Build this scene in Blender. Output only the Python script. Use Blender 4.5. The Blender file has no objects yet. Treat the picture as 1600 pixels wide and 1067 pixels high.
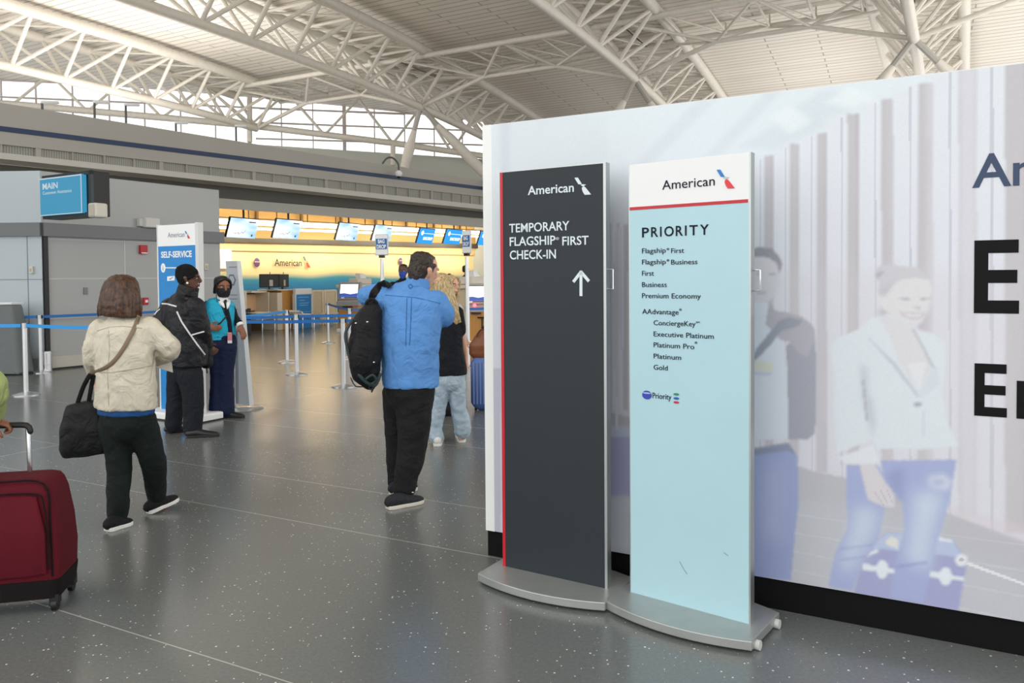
import bpy, bmesh, random, numpy as np
from math import *
from mathutils import Vector, Matrix, Euler
random.seed(7)
S = bpy.context.scene
COL = S.collection
# ---------------------------------------------------------------- camera, sky, exposure
FP, CXP, CYP, PITCH, ROLL, EYE = 1200., 800., 467., radians(1.53), -.0075, 1.6
cam_d = bpy.data.cameras.new('camera'); cam = bpy.data.objects.new('camera', cam_d); COL.objects.link(cam)
cam_d.sensor_width = 36; cam_d.lens = 36*FP/1600; cam_d.clip_end = 400
cam_d.shift_y = -(533.5-CYP)/1600
MROT = Matrix.Rotation(pi/2-PITCH, 3, 'X') @ Matrix.Rotation(ROLL, 3, 'Z')
cam.matrix_world = Matrix.Translation((0, 0, EYE)) @ MROT.to_4x4()
S.camera = cam
W = bpy.data.worlds.new('daylight'); S.world = W; W.use_nodes = True
W.node_tree.nodes['Background'].inputs[0].default_value = (1.0, .99, .975, 1)
W.node_tree.nodes['Background'].inputs[1].default_value = 1.0
S.view_settings.view_transform = 'Standard'; S.view_settings.look = 'None'
S.view_settings.exposure = 1.0; S.view_settings.gamma = 1; S.view_settings.use_curve_mapping = False

# unseen area lights added above the ticket hall and around to brighten the ceiling
def ceiling_fill(u, v, z, p, col=(1, .95, .88), sz=2.5):
    l = bpy.data.lights.new('added_ceiling_fill', 'AREA'); l.energy = p; l.color = col; l.size = sz
    o = bpy.data.objects.new('added_ceiling_fill', l); COL.objects.link(o); ph = radians(27.5)
    o.location = (sin(ph)*u-cos(ph)*v, cos(ph)*u+sin(ph)*v, z); o.rotation_euler = (pi, 0, 0)
for u_ in (2, 10, 19): ceiling_fill(u_, 24.3, 6.2, 330, (1, .97, .93), 6)
for u_, v_ in ((6, -12), (16, -13), (27, -6), (35, 3), (38, -9)): ceiling_fill(u_, v_, 3.2, 480 if u_ < 20 else 270, (1, .96, .92), 6)
for u_ in (-2, -9): ceiling_fill(u_, 3, 5.2, 260, (1, .97, .95), 5)
# warm area lights added under the bulkhead to brighten the back wall
for u_ in (19, 24, 29, 34):
    l = bpy.data.lights.new('added_wall_fill', 'AREA'); l.energy = 45; l.color = (1, .9, .72); l.shape = 'RECTANGLE'; l.size = 4; l.size_y = .5
    o = bpy.data.objects.new('added_wall_fill', l); COL.objects.link(o); ph = radians(27.5)
    o.location = (sin(ph)*u_-cos(ph)*19.9, cos(ph)*u_+sin(ph)*19.9, 3.5); o.rotation_euler = Euler((radians(52), 0, pi/2-ph))
# ---------------------------------------------------------------- measuring helpers
O3 = Vector((0, 0, EYE))
def ray(x, y): return MROT @ Vector(((x-CXP)/FP, -(y-CYP)/FP, -1))
def H(x, y, z=0.):
    d = ray(x, y); return O3+d*((z-EYE)/d.z)
def D(x, y, Y):
    d = ray(x, y); return O3+d*(Y/d.y)
def PL(x, y, p, n):
    d = ray(x, y); return O3+d*((Vector(p)-O3).dot(n)/d.dot(n))
PHI = radians(27.5); U = Vector((sin(PHI), cos(PHI), 0)); VV = Vector((-cos(PHI), sin(PHI), 0)); Z = Vector((0, 0, 1))
def G(u, v, z=0.): return U*u+VV*v+Z*z                 # building grid to world
def PV(x, y, v): return PL(x, y, VV*v, VV)

# ---------------------------------------------------------------- materials
def lin(c):
    if isinstance(c, str):
        c = [int(c[i:i+2], 16)/255 for i in (0, 2, 4)]
    return tuple(x/12.92 if x <= .04045 else ((x+.055)/1.055)**2.4 for x in c)+(1,)
MATS = {}
def mat(name, col, rough=.6, metal=0., bump=0., scale=40., var=0., vscale=6., spec=.5, stretch=None, sheen=0., coat=0., fold=0.):
    if name in MATS: return MATS[name]
    m = bpy.data.materials.new(name); m.use_nodes = True; nt = m.node_tree; b = nt.nodes['Principled BSDF']
    b.inputs['Base Color'].default_value = lin(col); b.inputs['Roughness'].default_value = rough
    b.inputs['Metallic'].default_value = metal; b.inputs['Specular IOR Level'].default_value = spec
    if sheen: b.inputs['Sheen Weight'].default_value = sheen
    if coat: b.inputs['Coat Weight'].default_value = coat
    tc = nt.nodes.new('ShaderNodeTexCoord'); src = tc.outputs['Object']
    if stretch:
        mp = nt.nodes.new('ShaderNodeMapping'); mp.inputs['Scale'].default_value = stretch
        nt.links.new(src, mp.inputs[0]); src = mp.outputs[0]
    if var:
        n = nt.nodes.new('ShaderNodeTexNoise'); n.inputs['Scale'].default_value = vscale; n.inputs['Detail'].default_value = 4
        nt.links.new(src, n.inputs[0])
        r = nt.nodes.new('ShaderNodeValToRGB'); c = lin(col)
        r.color_ramp.elements[0].color = tuple(max(0, x*(1-var)) for x in c[:3])+(1,); r.color_ramp.elements[0].position = .3
        r.color_ramp.elements[1].color = tuple(min(1, x*(1+var)) for x in c[:3])+(1,); r.color_ramp.elements[1].position = .7
        nt.links.new(n.outputs[0], r.inputs[0]); nt.links.new(r.outputs[0], b.inputs['Base Color'])
    if bump:
        n = nt.nodes.new('ShaderNodeTexNoise'); n.inputs['Scale'].default_value = scale; n.inputs['Detail'].default_value = 3
        nt.links.new(src, n.inputs[0]); bp = nt.nodes.new('ShaderNodeBump'); bp.inputs['Strength'].default_value = bump
        bp.inputs['Distance'].default_value = .01
        nt.links.new(n.outputs[0], bp.inputs['Height']); nt.links.new(bp.outputs[0], b.inputs['Normal'])
        if fold:
            q = nt.nodes.new('ShaderNodeTexNoise'); q.inputs['Scale'].default_value = 7; q.inputs['Detail'].default_value = 3; q.inputs['Distortion'].default_value = 1.6
            p2 = nt.nodes.new('ShaderNodeBump'); p2.inputs['Strength'].default_value = fold; p2.inputs['Distance'].default_value = .05
            nt.links.new(src, q.inputs[0]); nt.links.new(q.outputs[0], p2.inputs['Height']); nt.links.new(p2.outputs[0], bp.inputs['Normal'])
    MATS[name] = m; return m
def emis(name, col, st=1., vary=0.):
    if name in MATS: return MATS[name]
    m = bpy.data.materials.new(name); m.use_nodes = True; nt = m.node_tree; b = nt.nodes['Principled BSDF']
    b.inputs['Base Color'].default_value = (.02, .02, .02, 1); b.inputs['Roughness'].default_value = .3
    b.inputs['Emission Color'].default_value = lin(col); b.inputs['Emission Strength'].default_value = st
    MATS[name] = m; return m
def cloudscreen(name, c0, c1, st, scale=1.5, ax=(1, 1, 3)):
    m = emis(name, c0, st); nt = m.node_tree; b = nt.nodes['Principled BSDF']
    tc = nt.nodes.new('ShaderNodeTexCoord'); mp = nt.nodes.new('ShaderNodeMapping'); mp.inputs['Scale'].default_value = ax
    n = nt.nodes.new('ShaderNodeTexNoise'); n.inputs['Scale'].default_value = scale
    r = nt.nodes.new('ShaderNodeValToRGB'); r.color_ramp.elements[0].color = lin(c0); r.color_ramp.elements[1].color = lin(c1)
    r.color_ramp.elements[0].position = .42; r.color_ramp.elements[1].position = .68
    nt.links.new(tc.outputs['Object'], mp.inputs[0]); nt.links.new(mp.outputs[0], n.inputs[0])
    nt.links.new(n.outputs[0], r.inputs[0]); nt.links.new(r.outputs[0], b.inputs['Emission Color']); return m

M_white = mat('white_paint', 'eceeee', .45)
M_steel = mat('truss_paint', 'd5d0c6', .5, var=.04)
M_alu = mat('brushed_aluminium', 'b4b9b8', .32, .85, bump=.05, scale=200, stretch=(1, 1, .05))
M_chrome = mat('satin_steel', 'd3d6d8', .22, .9)
M_black = mat('black_plastic', '0c0c0e', .45)
M_dark = mat('dark_grey_paint', '55595a', .6)
M_skin = mat('light_skin', 'd6a58c', .5, var=.08, vscale=30, bump=.05, scale=150)
M_skin2 = mat('brown_skin', '8a5a42', .5, var=.1, vscale=30, bump=.05, scale=150)
M_skin3 = mat('dark_brown_skin', '5e3c2c', .5, var=.1, vscale=30, bump=.05, scale=150)
M_eye = mat('eye_white', 'e8e4dc', .2); M_iris = mat('dark_iris', '1a120c', .2)

# ---------------------------------------------------------------- mesh building
ORG = {}
class MB:
    def __init__(s): s.v = []; s.f = []; s.m = []; s.k = 0
    def add(s, vs, fs):
        o = len(s.v); s.v += [tuple(x) for x in vs]; s.f += [tuple(i+o for i in f) for f in fs]; s.m += [s.k]*len(fs); return s
    def box(s, c, sz, ax=None, ay=None, az=None):
        ax = ax or Vector((1, 0, 0)); az = az or Z; ay = ay or az.cross(ax); c = Vector(c); h = [x/2 for x in sz]
        vs = [c+ax*h[0]*i+ay*h[1]*j+az*h[2]*k for i in (-1, 1) for j in (-1, 1) for k in (-1, 1)]
        return s.add(vs, [(0, 1, 3, 2), (4, 6, 7, 5), (0, 4, 5, 1), (2, 3, 7, 6), (0, 2, 6, 4), (1, 5, 7, 3)])
    def prism(s, poly, ext):
        n = len(poly); a = [Vector(p) for p in poly]; b = [p+Vector(ext) for p in a]
        return s.add(a+b, [tuple(range(n-1, -1, -1)), tuple(range(n, 2*n))]+[(i, (i+1) % n, n+(i+1) % n, n+i) for i in range(n)])
    def tube(s, pts, rad, side=None, n=14, sub=1, cap=True, ridge=None, pw=2.):
        P = [Vector(p) for p in pts]; R = [(r, r) if not isinstance(r, (tuple, list)) else r for r in (rad if isinstance(rad, (list, tuple)) else [rad]*len(P))]
        if sub > 1:
            Q, RR = [], []
            for i in range(len(P)-1):
                p0, p1, p2, p3 = P[max(i-1, 0)], P[i], P[i+1], P[min(i+2, len(P)-1)]
                for j in range(sub):
                    t = j/sub
                    Q.append(.5*((2*p1)+(p2-p0)*t+(2*p0-5*p1+4*p2-p3)*t*t+(3*p1-p0-3*p2+p3)*t**3))
                    e = t*t*(3-2*t); RR.append((R[i][0]*(1-e)+R[i+1][0]*e, R[i][1]*(1-e)+R[i+1][1]*e))
            Q.append(P[-1]); RR.append(R[-1]); P, R = Q, RR
        L = len(P); T = [(P[min(i+1, L-1)]-P[max(i-1, 0)]).normalized() for i in range(L)]
        sd = Vector(side) if side is not None else (Vector((1, 0, 0)) if abs(T[0].x) < .8 else Vector((0, 1, 0)))
        rings = []
        for i in range(L):
            a = sd-T[i]*sd.dot(T[i])
            if a.length < 1e-4: a = T[i].orthogonal()
            a.normalize(); w = T[i].cross(a)
            if side is None: sd = a
            rings.append((P[i], a, w, R[i][0], R[i][1]))
        if cap == True:
            c, a, w, r1, r2 = rings[0]; m = min(r1, r2)
            rings[:0] = [(c-T[0]*m*.85, a, w, r1*.35, r2*.35), (c-T[0]*m*.5, a, w, r1*.78, r2*.78)]
            c, a, w, r1, r2 = rings[-1]; m = min(r1, r2)
            rings += [(c+T[-1]*m*.5, a, w, r1*.78, r2*.78), (c+T[-1]*m*.85, a, w, r1*.35, r2*.35)]
        vs = []
        for q, (c, a, w, r1, r2) in enumerate(rings):
            for j in range(n):
                t = 2*pi*j/n; k = 1
                if ridge: k = 1+ridge[j % len(ridge)]
                ct, st = cos(t), sin(t)
                if pw != 2: ct = copysign(abs(ct)**(2/pw), ct); st = copysign(abs(st)**(2/pw), st)
                vs.append(c+a*(r1*ct*k)+w*(r2*st*k))
        fs = [(q*n+j, q*n+(j+1) % n, (q+1)*n+(j+1) % n, (q+1)*n+j) for q in range(len(rings)-1) for j in range(n)]
        fs += [tuple(range(n-1, -1, -1)), tuple(range((len(rings)-1)*n, len(rings)*n))]
        return s.add(vs, fs)
    def ball(s, c, r, ax=None, n=14):
        c = Vector(c); r = r if isinstance(r, (tuple, list)) else (r,)*3; ax = ax or (Vector((1, 0, 0)), Vector((0, 1, 0)), Z)
        h = n//2; vs = [c+ax[2]*r[2]]
        for i in range(1, h):
            for j in range(n):
                a, b = pi*i/h, 2*pi*j/n
                vs.append(c+ax[0]*(r[0]*sin(a)*cos(b))+ax[1]*(r[1]*sin(a)*sin(b))+ax[2]*(r[2]*cos(a)))
        vs.append(c-ax[2]*r[2]); e = len(vs)-1
        fs = [(0, 1+j, 1+(j+1) % n) for j in range(n)]
        fs += [(1+(i-1)*n+j, 1+i*n+j, 1+i*n+(j+1) % n, 1+(i-1)*n+(j+1) % n) for i in range(1, h-1) for j in range(n)]
        fs += [(e, 1+(h-2)*n+(j+1) % n, 1+(h-2)*n+j) for j in range(n)]
        return s.add(vs, fs)
    def cyl(s, a, b, r, n=16, r2=None):
        return s.tube([a, b], [r, r if r2 is None else r2], n=n, cap=False)
    def text(s, body, org, xd, width=None, cap=.02, up=Z, bold=0., ext=.001, align='L'):
        xd = Vector(xd).normalized(); up = Vector(up); nrm = xd.cross(up)
        vs, fs = glyphs(body, bold); xs = [p[0] for p in vs]; x0, x1 = min(xs), max(xs); ky = cap/CAPH
        kx = width/(x1-x0) if width else ky
        ox = 0 if align == 'L' else -(x1-x0)*kx/2
        return s.add([Vector(org)+xd*((p[0]-x0)*kx+ox)+up*(p[1]*ky)+nrm*(ext*(1 if p[2] > 0 else 0)) for p in vs], fs)
    def build(s, name, m, parent=None, smooth=True, bevel=0., mods=None):
        me = bpy.data.meshes.new(name); o = bpy.data.objects.new(name, me); COL.objects.link(o)
        org = ORG.get(parent.name, Vector()) if parent else Vector()
        if parent: o.parent = parent
        me.from_pydata([tuple(Vector(p)-org) for p in s.v], [], s.f)
        for x in (m if isinstance(m, (list, tuple)) else [m]): me.materials.append(x)
        if isinstance(m, (list, tuple)): me.polygons.foreach_set('material_index', s.m)
        bm = bmesh.new(); bm.from_mesh(me); bmesh.ops.recalc_face_normals(bm, faces=bm.faces); bm.to_mesh(me); bm.free()
        ORG[o.name] = org
        if bevel:
            b = o.modifiers.new('bevel', 'BEVEL'); b.width = bevel; b.segments = 2; b.limit_method = 'ANGLE'; b.angle_limit = radians(40)
        if smooth:
            me.polygons.foreach_set('use_smooth', [True]*len(me.polygons))
            try: me.set_sharp_from_angle(angle=radians(38))
            except Exception: pass
        return o
_gl = {}
def glyphs(body, bold=0.):
    k = (body, bold)
    if k not in _gl:
        c = bpy.data.curves.new('t', 'FONT'); c.body = body; c.size = 1; c.extrude = .01; c.offset = bold; c.resolution_u = 3
        o = bpy.data.objects.new('t', c); COL.objects.link(o)
        dg = bpy.context.evaluated_depsgraph_get(); me = bpy.data.meshes.new_from_object(o.evaluated_get(dg))
        _gl[k] = ([tuple(v.co) for v in me.vertices], [tuple(p.vertices) for p in me.polygons])
        bpy.data.objects.remove(o); bpy.data.curves.remove(c); bpy.data.meshes.remove(me)
    return _gl[k]
CAPH = max(p[1] for p in glyphs('H')[0])
def thing(name, label, cat, loc=(0, 0, 0), group=None, kind=None):
    o = bpy.data.objects.new(name, None); COL.objects.link(o); o.location = loc; o.empty_display_size = .1
    ORG[o.name] = Vector(loc); tag(o, label, cat, group, kind); return o
def tag(o, label, cat, group=None, kind=None):
    o['label'] = label; o['category'] = cat
    if group: o['group'] = group
    if kind: o['kind'] = kind
    return o
def struct(o):
    o['kind'] = 'structure'; return o
def copy_tree(o, par=None):
    c = o.copy(); COL.objects.link(c)
    if par: c.parent = par
    for ch in list(o.children): copy_tree(ch, c)
    return c
def cloth(o, voxel=.012, wr=.008, ws=.09, sm=3):
    r = o.modifiers.new('remesh', 'REMESH'); r.mode = 'VOXEL'; r.voxel_size = voxel; r.use_smooth_shade = True
    if sm: q = o.modifiers.new('smooth', 'SMOOTH'); q.factor = .5; q.iterations = sm
    if wr:
        t = bpy.data.textures.get('folds%g' % ws)
        if not t:
            t = bpy.data.textures.new('folds%g' % ws, 'CLOUDS'); t.noise_scale = ws; t.noise_depth = 2
        d = o.modifiers.new('folds', 'DISPLACE'); d.texture = t; d.strength = wr*2; d.mid_level = .5; d.texture_coords = 'LOCAL'
    return o

# ================================================================ SETTING
# ---- floor: dark polished terrazzo with pale specks and joints on the building grid
def floor_mat():
    m = bpy.data.materials.new('dark_terrazzo'); m.use_nodes = True; nt = m.node_tree; N = nt.nodes.new; L = nt.links.new
    b = nt.nodes['Principled BSDF']; b.inputs['Roughness'].default_value = .23; b.inputs['IOR'].default_value = 1.7
    tc = N('ShaderNodeTexCoord'); mp = N('ShaderNodeMapping'); mp.vector_type = 'POINT'
    mp.inputs['Rotation'].default_value = (0, 0, PHI-pi/2)
    mp.inputs['Rotation'].default_value = (0, 0, -(pi/2-PHI))
    L(tc.outputs['Object'], mp.inputs[0]); sp = N('ShaderNodeSeparateXYZ'); L(mp.outputs[0], sp.inputs[0])   # x=u, y=v
    def math(op, a, b_=None, c=None):
        n = N('ShaderNodeMath'); n.operation = op
        for i, q in enumerate((a, b_, c)):
            if q is None: continue
            if isinstance(q, (int, float)): n.inputs[i].default_value = q
            else: L(q, n.inputs[i])
        return n.outputs[0]
    def lineat(src, pos, w): return math('LESS_THAN', math('ABSOLUTE', math('SUBTRACT', src, pos)), w)
    tot = None
    for p in (2.26, 3.82, 4.61, 6.25, 7.1, 8.7, 10.3, 13.5):
        q = lineat(sp.outputs[0], p, .0035 if p < 5 else .005); tot = q if tot is None else math('MAXIMUM', tot, q)
    for p in (7.42, -6.0): tot = math('MAXIMUM', tot, lineat(sp.outputs[1], p, .006))
    vo = N('ShaderNodeTexVoronoi'); vo.inputs['Scale'].default_value = 62; L(tc.outputs['Object'], vo.inputs[0])
    wn = N('ShaderNodeSeparateColor'); L(vo.outputs['Color'], wn.inputs[0])
    size = math('MULTIPLY', math('POWER', wn.outputs[0], 5), .32)
    chip = math('MULTIPLY', math('LESS_THAN', vo.outputs['Distance'], size), math('GREATER_THAN', wn.outputs[1], .45))
    v2 = N('ShaderNodeTexVoronoi'); v2.inputs['Scale'].default_value = 120; L(tc.outputs['Object'], v2.inputs[0])
    w2 = N('ShaderNodeSeparateColor'); L(v2.outputs['Color'], w2.inputs[0])
    fine = math('MULTIPLY', math('LESS_THAN', v2.outputs['Distance'], .22), math('GREATER_THAN', w2.outputs[0], .8))
    n1 = N('ShaderNodeTexNoise'); n1.inputs['Scale'].default_value = 60; L(tc.outputs['Object'], n1.inputs[0])
    base = N('ShaderNodeValToRGB'); L(n1.outputs[0], base.inputs[0])
    base.color_ramp.elements[0].color = lin('5d6161'); base.color_ramp.elements[1].color = lin('727675')
    def mix(fac, a, c):
        x = N('ShaderNodeMix'); x.data_type = 'RGBA'; L(fac, x.inputs[0]); L(a, x.inputs[6]); x.inputs[7].default_value = lin(c); return x.outputs[2]
    # two tones of slab, alternating in wide bays beyond the joint on the left
    bay = math('GREATER_THAN', math('MODULO', math('ADD', sp.outputs[0], 42.9), 5.6), 2.8)
    far = math('GREATER_THAN', sp.outputs[0], 8.7)
    c = mix(math('MULTIPLY', math('MULTIPLY', bay, far), .5), base.outputs[0], '777a79')
    c = mix(math('MULTIPLY', fine, .3), c, '9a9d9c'); c = mix(chip, c, 'dadcd8'); c = mix(math('MULTIPLY', tot, .75), c, 'b9bab4')
    L(c, b.inputs['Base Color']); return m
fl = MB(); fl.box((0, 20, -.1), (64, 64, .2)); struct(fl.build('floor', floor_mat(), smooth=False))

# ---- roof shell
def hb(u): return EYE+7.7-(.0035*(u-20)**2 if u > 20 else 0)          # bottom chord height
def ht(u): return hb(u)+1.75
def hc(u): return hb(u)+2.12
wa, wb = D(0, 110, 37.5), D(632, 178, 42.2); wa.z = wb.z = 0
wd = (wb-wa).normalized(); wn = Vector((wd.y, -wd.x, 0))               # window wall line; wn faces the camera
if wn.y > 0: wn = -wn
def vmax(u):
    # where the window wall crosses this grid line
    p0 = U*u; t = (wa-p0).dot(wn)/VV.dot(wn); return t
def ceil_mat():
    m = mat('ceiling_plank', 'e2dcd2', .55); nt = m.node_tree; N = nt.nodes.new; L = nt.links.new; b = nt.nodes['Principled BSDF']
    tc = N('ShaderNodeTexCoord'); mp = N('ShaderNodeMapping'); mp.inputs['Rotation'].default_value = (0, 0, -(pi/2-PHI))
    L(tc.outputs['Object'], mp.inputs[0]); sp = N('ShaderNodeSeparateXYZ'); cb = N('ShaderNodeCombineXYZ'); L(mp.outputs[0], sp.inputs[0])
    L(sp.outputs[1], cb.inputs[0]); L(sp.outputs[0], cb.inputs[1])
    br = N('ShaderNodeTexBrick'); L(cb.outputs[0], br.inputs[0]); br.inputs['Scale'].default_value = 1
    br.inputs['Brick Width'].default_value = 5.2; br.inputs['Row Height'].default_value = .34; br.inputs['Mortar Size'].default_value = .024
    br.offset = .37; br.inputs['Color1'].default_value = lin('e4ddd3'); br.inputs['Color2'].default_value = lin('ddd5cb'); br.inputs['Mortar'].default_value = lin('aaa49b')
    L(br.outputs[0], b.inputs['Base Color'])
    bp = N('ShaderNodeBump'); bp.inputs['Distance'].default_value = .05; bp.invert = True; L(br.outputs[1], bp.inputs['Height']); L(bp.outputs[0], b.inputs['Normal'])
    return m
us = [-4, 2, 8, 14, 18]+[20+2*i for i in range(19)]
cl = MB(); vs = []
for u in us:
    vm = max(-15., vmax(u)-.1)
    for z in (0, .35):
        vs += [G(u, -15.5, hc(u)+z), G(u, min(vm, 46), hc(u)+z)]
fs = []
for i in range(len(us)-1):
    a, b_ = 4*i, 4*i+4
    fs += [(a, a+1, b_+1, b_), (a+2, b_+2, b_+3, a+3), (a+1, a+3, b_+3, b_+1), (a, b_, b_+2, a+2)]
fs += [(0, 2, 3, 1), (len(vs)-4, len(vs)-3, len(vs)-1, len(vs)-2)]
cl.add(vs, fs); struct(cl.build('ceiling', ceil_mat(), smooth=True))

# ---- window wall in the far gable
def WP(x, y): return PL(x, y, wa, wn)
def WT(p): return hc(p.dot(U))
win = bpy.data.objects.new('window_1', None); COL.objects.link(win); win.location = wa; ORG['window_1'] = wa.copy(); struct(win)
def wq(t, z): return wa+wd*t+Z*z
gl = bpy.data.materials.new('clear_glazing'); gl.use_nodes = True; nt = gl.node_tree; nt.nodes.remove(nt.nodes['Principled BSDF'])
tr = nt.nodes.new('ShaderNodeBsdfTransparent'); gg = nt.nodes.new('ShaderNodeBsdfGlossy'); gg.inputs['Roughness'].default_value = .02; fr = nt.nodes.new('ShaderNodeFresnel'); mx = nt.nodes.new('ShaderNodeMixShader')
tr.inputs[0].default_value = (.95, .97, .97, 1)
nt.links.new(fr.outputs[0], mx.inputs[0]); nt.links.new(tr.outputs[0], mx.inputs[1]); nt.links.new(gg.outputs[0], mx.inputs[2]); nt.links.new(mx.outputs[0], nt.nodes['Material Output'].inputs[0])
ts = [-14+2*i for i in range(29)]
g = MB(); lo = 6.2
for i in range(len(ts)-1):
    a, c = ts[i], ts[i+1]; za, zc = WT(wq(a, 0)), WT(wq(c, 0))
    g.prism([wq(a, lo), wq(c, lo), wq(c, max(zc, lo+.2)), wq(a, max(za, lo+.2))], wn*-.02)
g.build('glass', gl, win, smooth=False)
M_mull = mat('mullion_paint', 'c9bfbd', .5)
for x in [-40, 4, 58, 115, 172, 227, 283, 337, 390, 440, 489, 538, 585, 632, 678, 722, 768, 812]:
    p = WP(x, 200); t = (p-wa).dot(wd); zt = WT(wq(t, 0)); r = .16 if x in (390, 538) else .05
    m_ = MB(); m_.box(wq(t, (lo-.5+zt)/2)+wn*.06, (r*1.2, .12, zt-lo+.5), wd); m_.build('mullion', M_mull, win, smooth=False)
for (x0, y0, x1, y1) in ((0, 126, 390, 142), (0, 152, 632, 179), (405, 170, 750, 182), (405, 192, 750, 205), (400, 217, 750, 227)):
    a, b_ = WP(x0, y0), WP(x1, y1); dd = (b_-a).normalized(); a -= dd*(8 if x0 == 0 else .0); b_ += dd*(6 if x1 == 750 else 0)
    m_ = MB(); m_.tube([a+wn*.08, b_+wn*.08], .05, n=6, cap=False); m_.build('transom', M_mull, win)
# sill wall below the glazing (pale green) and roof edge trim
sw = MB()
for i in range(len(ts)-1):
    f = lambda t: 7.05+.0*t
    zs = [WP(515, 236), WP(750, 251)]
    z0, z1 = zs[0].z, zs[1].z; t0, t1 = (zs[0]-wa).dot(wd), (zs[1]-wa).dot(wd)
    zz = lambda t: z0+(z1-z0)*(t-t0)/(t1-t0)
    sw.prism([wq(ts[i], 0), wq(ts[i+1], 0), wq(ts[i+1], zz(ts[i+1])), wq(ts[i], zz(ts[i]))], wn*.6)
struct(sw.build('wall_gable', mat('pale_sage_paint', 'b9bcb4', .6), smooth=False))

# ---- curved bulkhead over the ticket hall
def fz(a, k, u): return a+k*(u-9.43)
u0, u1 = -3., 56.
def band(name, v, za, ka, zb, kb, th, m, parent=None, bev=0.):
    b = MB(); n = VV
    zt0, zt1, zb0, zb1 = fz(za, ka, u0), fz(za, ka, u1), fz(zb, kb, u0), fz(zb, kb, u1)
    b.prism([G(u0, v, zb0), G(u1, v, zb1), G(u1, v, zt1), G(u0, v, zt0)], n*th)
    return b.build(name, m, parent, smooth=False)
bulk = MB()
M_bulk = mat('warm_grey_bulkhead', 'a8a59e', .6, var=.03, vscale=.4)
wl = struct(band('wall_bulkhead', 17.0, 5.37, .0285, 4.50, .037, .5, M_bulk))
band('blue_stripe', 16.985, 4.88, .040, 4.77, .038, .05, mat('navy_stripe', '1d3557', .5), wl)
def grille_mat():
    m = mat('vent_grille', 'a4a49b', .6); nt = m.node_tree; b = nt.nodes['Principled BSDF']
    tc = nt.nodes.new('ShaderNodeTexCoord'); mp = nt.nodes.new('ShaderNodeMapping'); mp.inputs['Rotation'].default_value = (0, 0, -(pi/2-PHI))
    w = nt.nodes.new('ShaderNodeTexWave'); w.inputs['Scale'].default_value = 5.5; w.bands_direction = 'X'
    r = nt.nodes.new('ShaderNodeValToRGB'); r.color_ramp.elements[0].color = lin('84867e'); r.color_ramp.elements[1].color = lin('a9a99f'); r.color_ramp.elements[0].position = .25
    nt.links.new(tc.outputs['Object'], mp.inputs[0]); nt.links.new(mp.outputs[0], w.inputs[0]); nt.links.new(w.outputs[0], r.inputs[0]); nt.links.new(r.outputs[0], b.inputs['Base Color']); return m
band('vent_grille', 17.08, 4.52, .037, 4.30, .0275, .3, grille_mat(), wl)
k = 0
uu = 4.
while uu < 34:
    w_ = .12 if k % 4 == 0 else .03; z0, z1 = fz(4.52, .037, uu), fz(4.30, .0275, uu)
    b = MB(); b.box(G(uu, 17.05, (z0+z1)/2), (w_, .06, z0-z1), U); b.build('grille_divider', M_bulk, wl, smooth=False)
    uu += .78; k += 1
band('bulkhead_ledge', 16.9, 4.31, .0275, 4.18, .024, .8, mat('pale_ledge', 'c2c0b8', .55), wl)
rec = MB()
band('recess_panel', 18.3, 4.25, .026, 3.85, .03, .2, mat('recess_grey', '5c5c58', .7), wl)
def bz(a, k, u): return a+k*(u-15.9)
b = MB(); b.prism([G(u0, 18, bz(3.75, .019, u0)), G(u1, 18, bz(3.75, .019, u1)), G(u1, 18, bz(4.01, .0256, u1)), G(u0, 18, bz(4.01, .0256, u0))], VV*.35)
b.prism([G(u0, 17.97, bz(3.75, .019, u0)-.02), G(u1, 17.97, bz(3.75, .019, u1)-.02), G(u1, 17.97, bz(3.86, .0225, u1)), G(u0, 17.97, bz(3.86, .0225, u0))], VV*.1)
b.build('soffit_beam', mat('soffit_beam', 'b3b2ab', .55), wl, smooth=False)
M_cream = mat('cream_wall', 'ecd9a8', .6)
b = MB(); b.prism([G(u0, 18.2, bz(3.82, .019, u0)), G(u1, 18.2, bz(3.82, .019, u1)), G(u1, 21.6, bz(4.2, .02, u1)), G(u0, 21.6, bz(4.2, .02, u0))], Z*.06)
b.build('cove_soffit', mat('cove_tan', 'b3935a', .6), wl, smooth=False)

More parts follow.
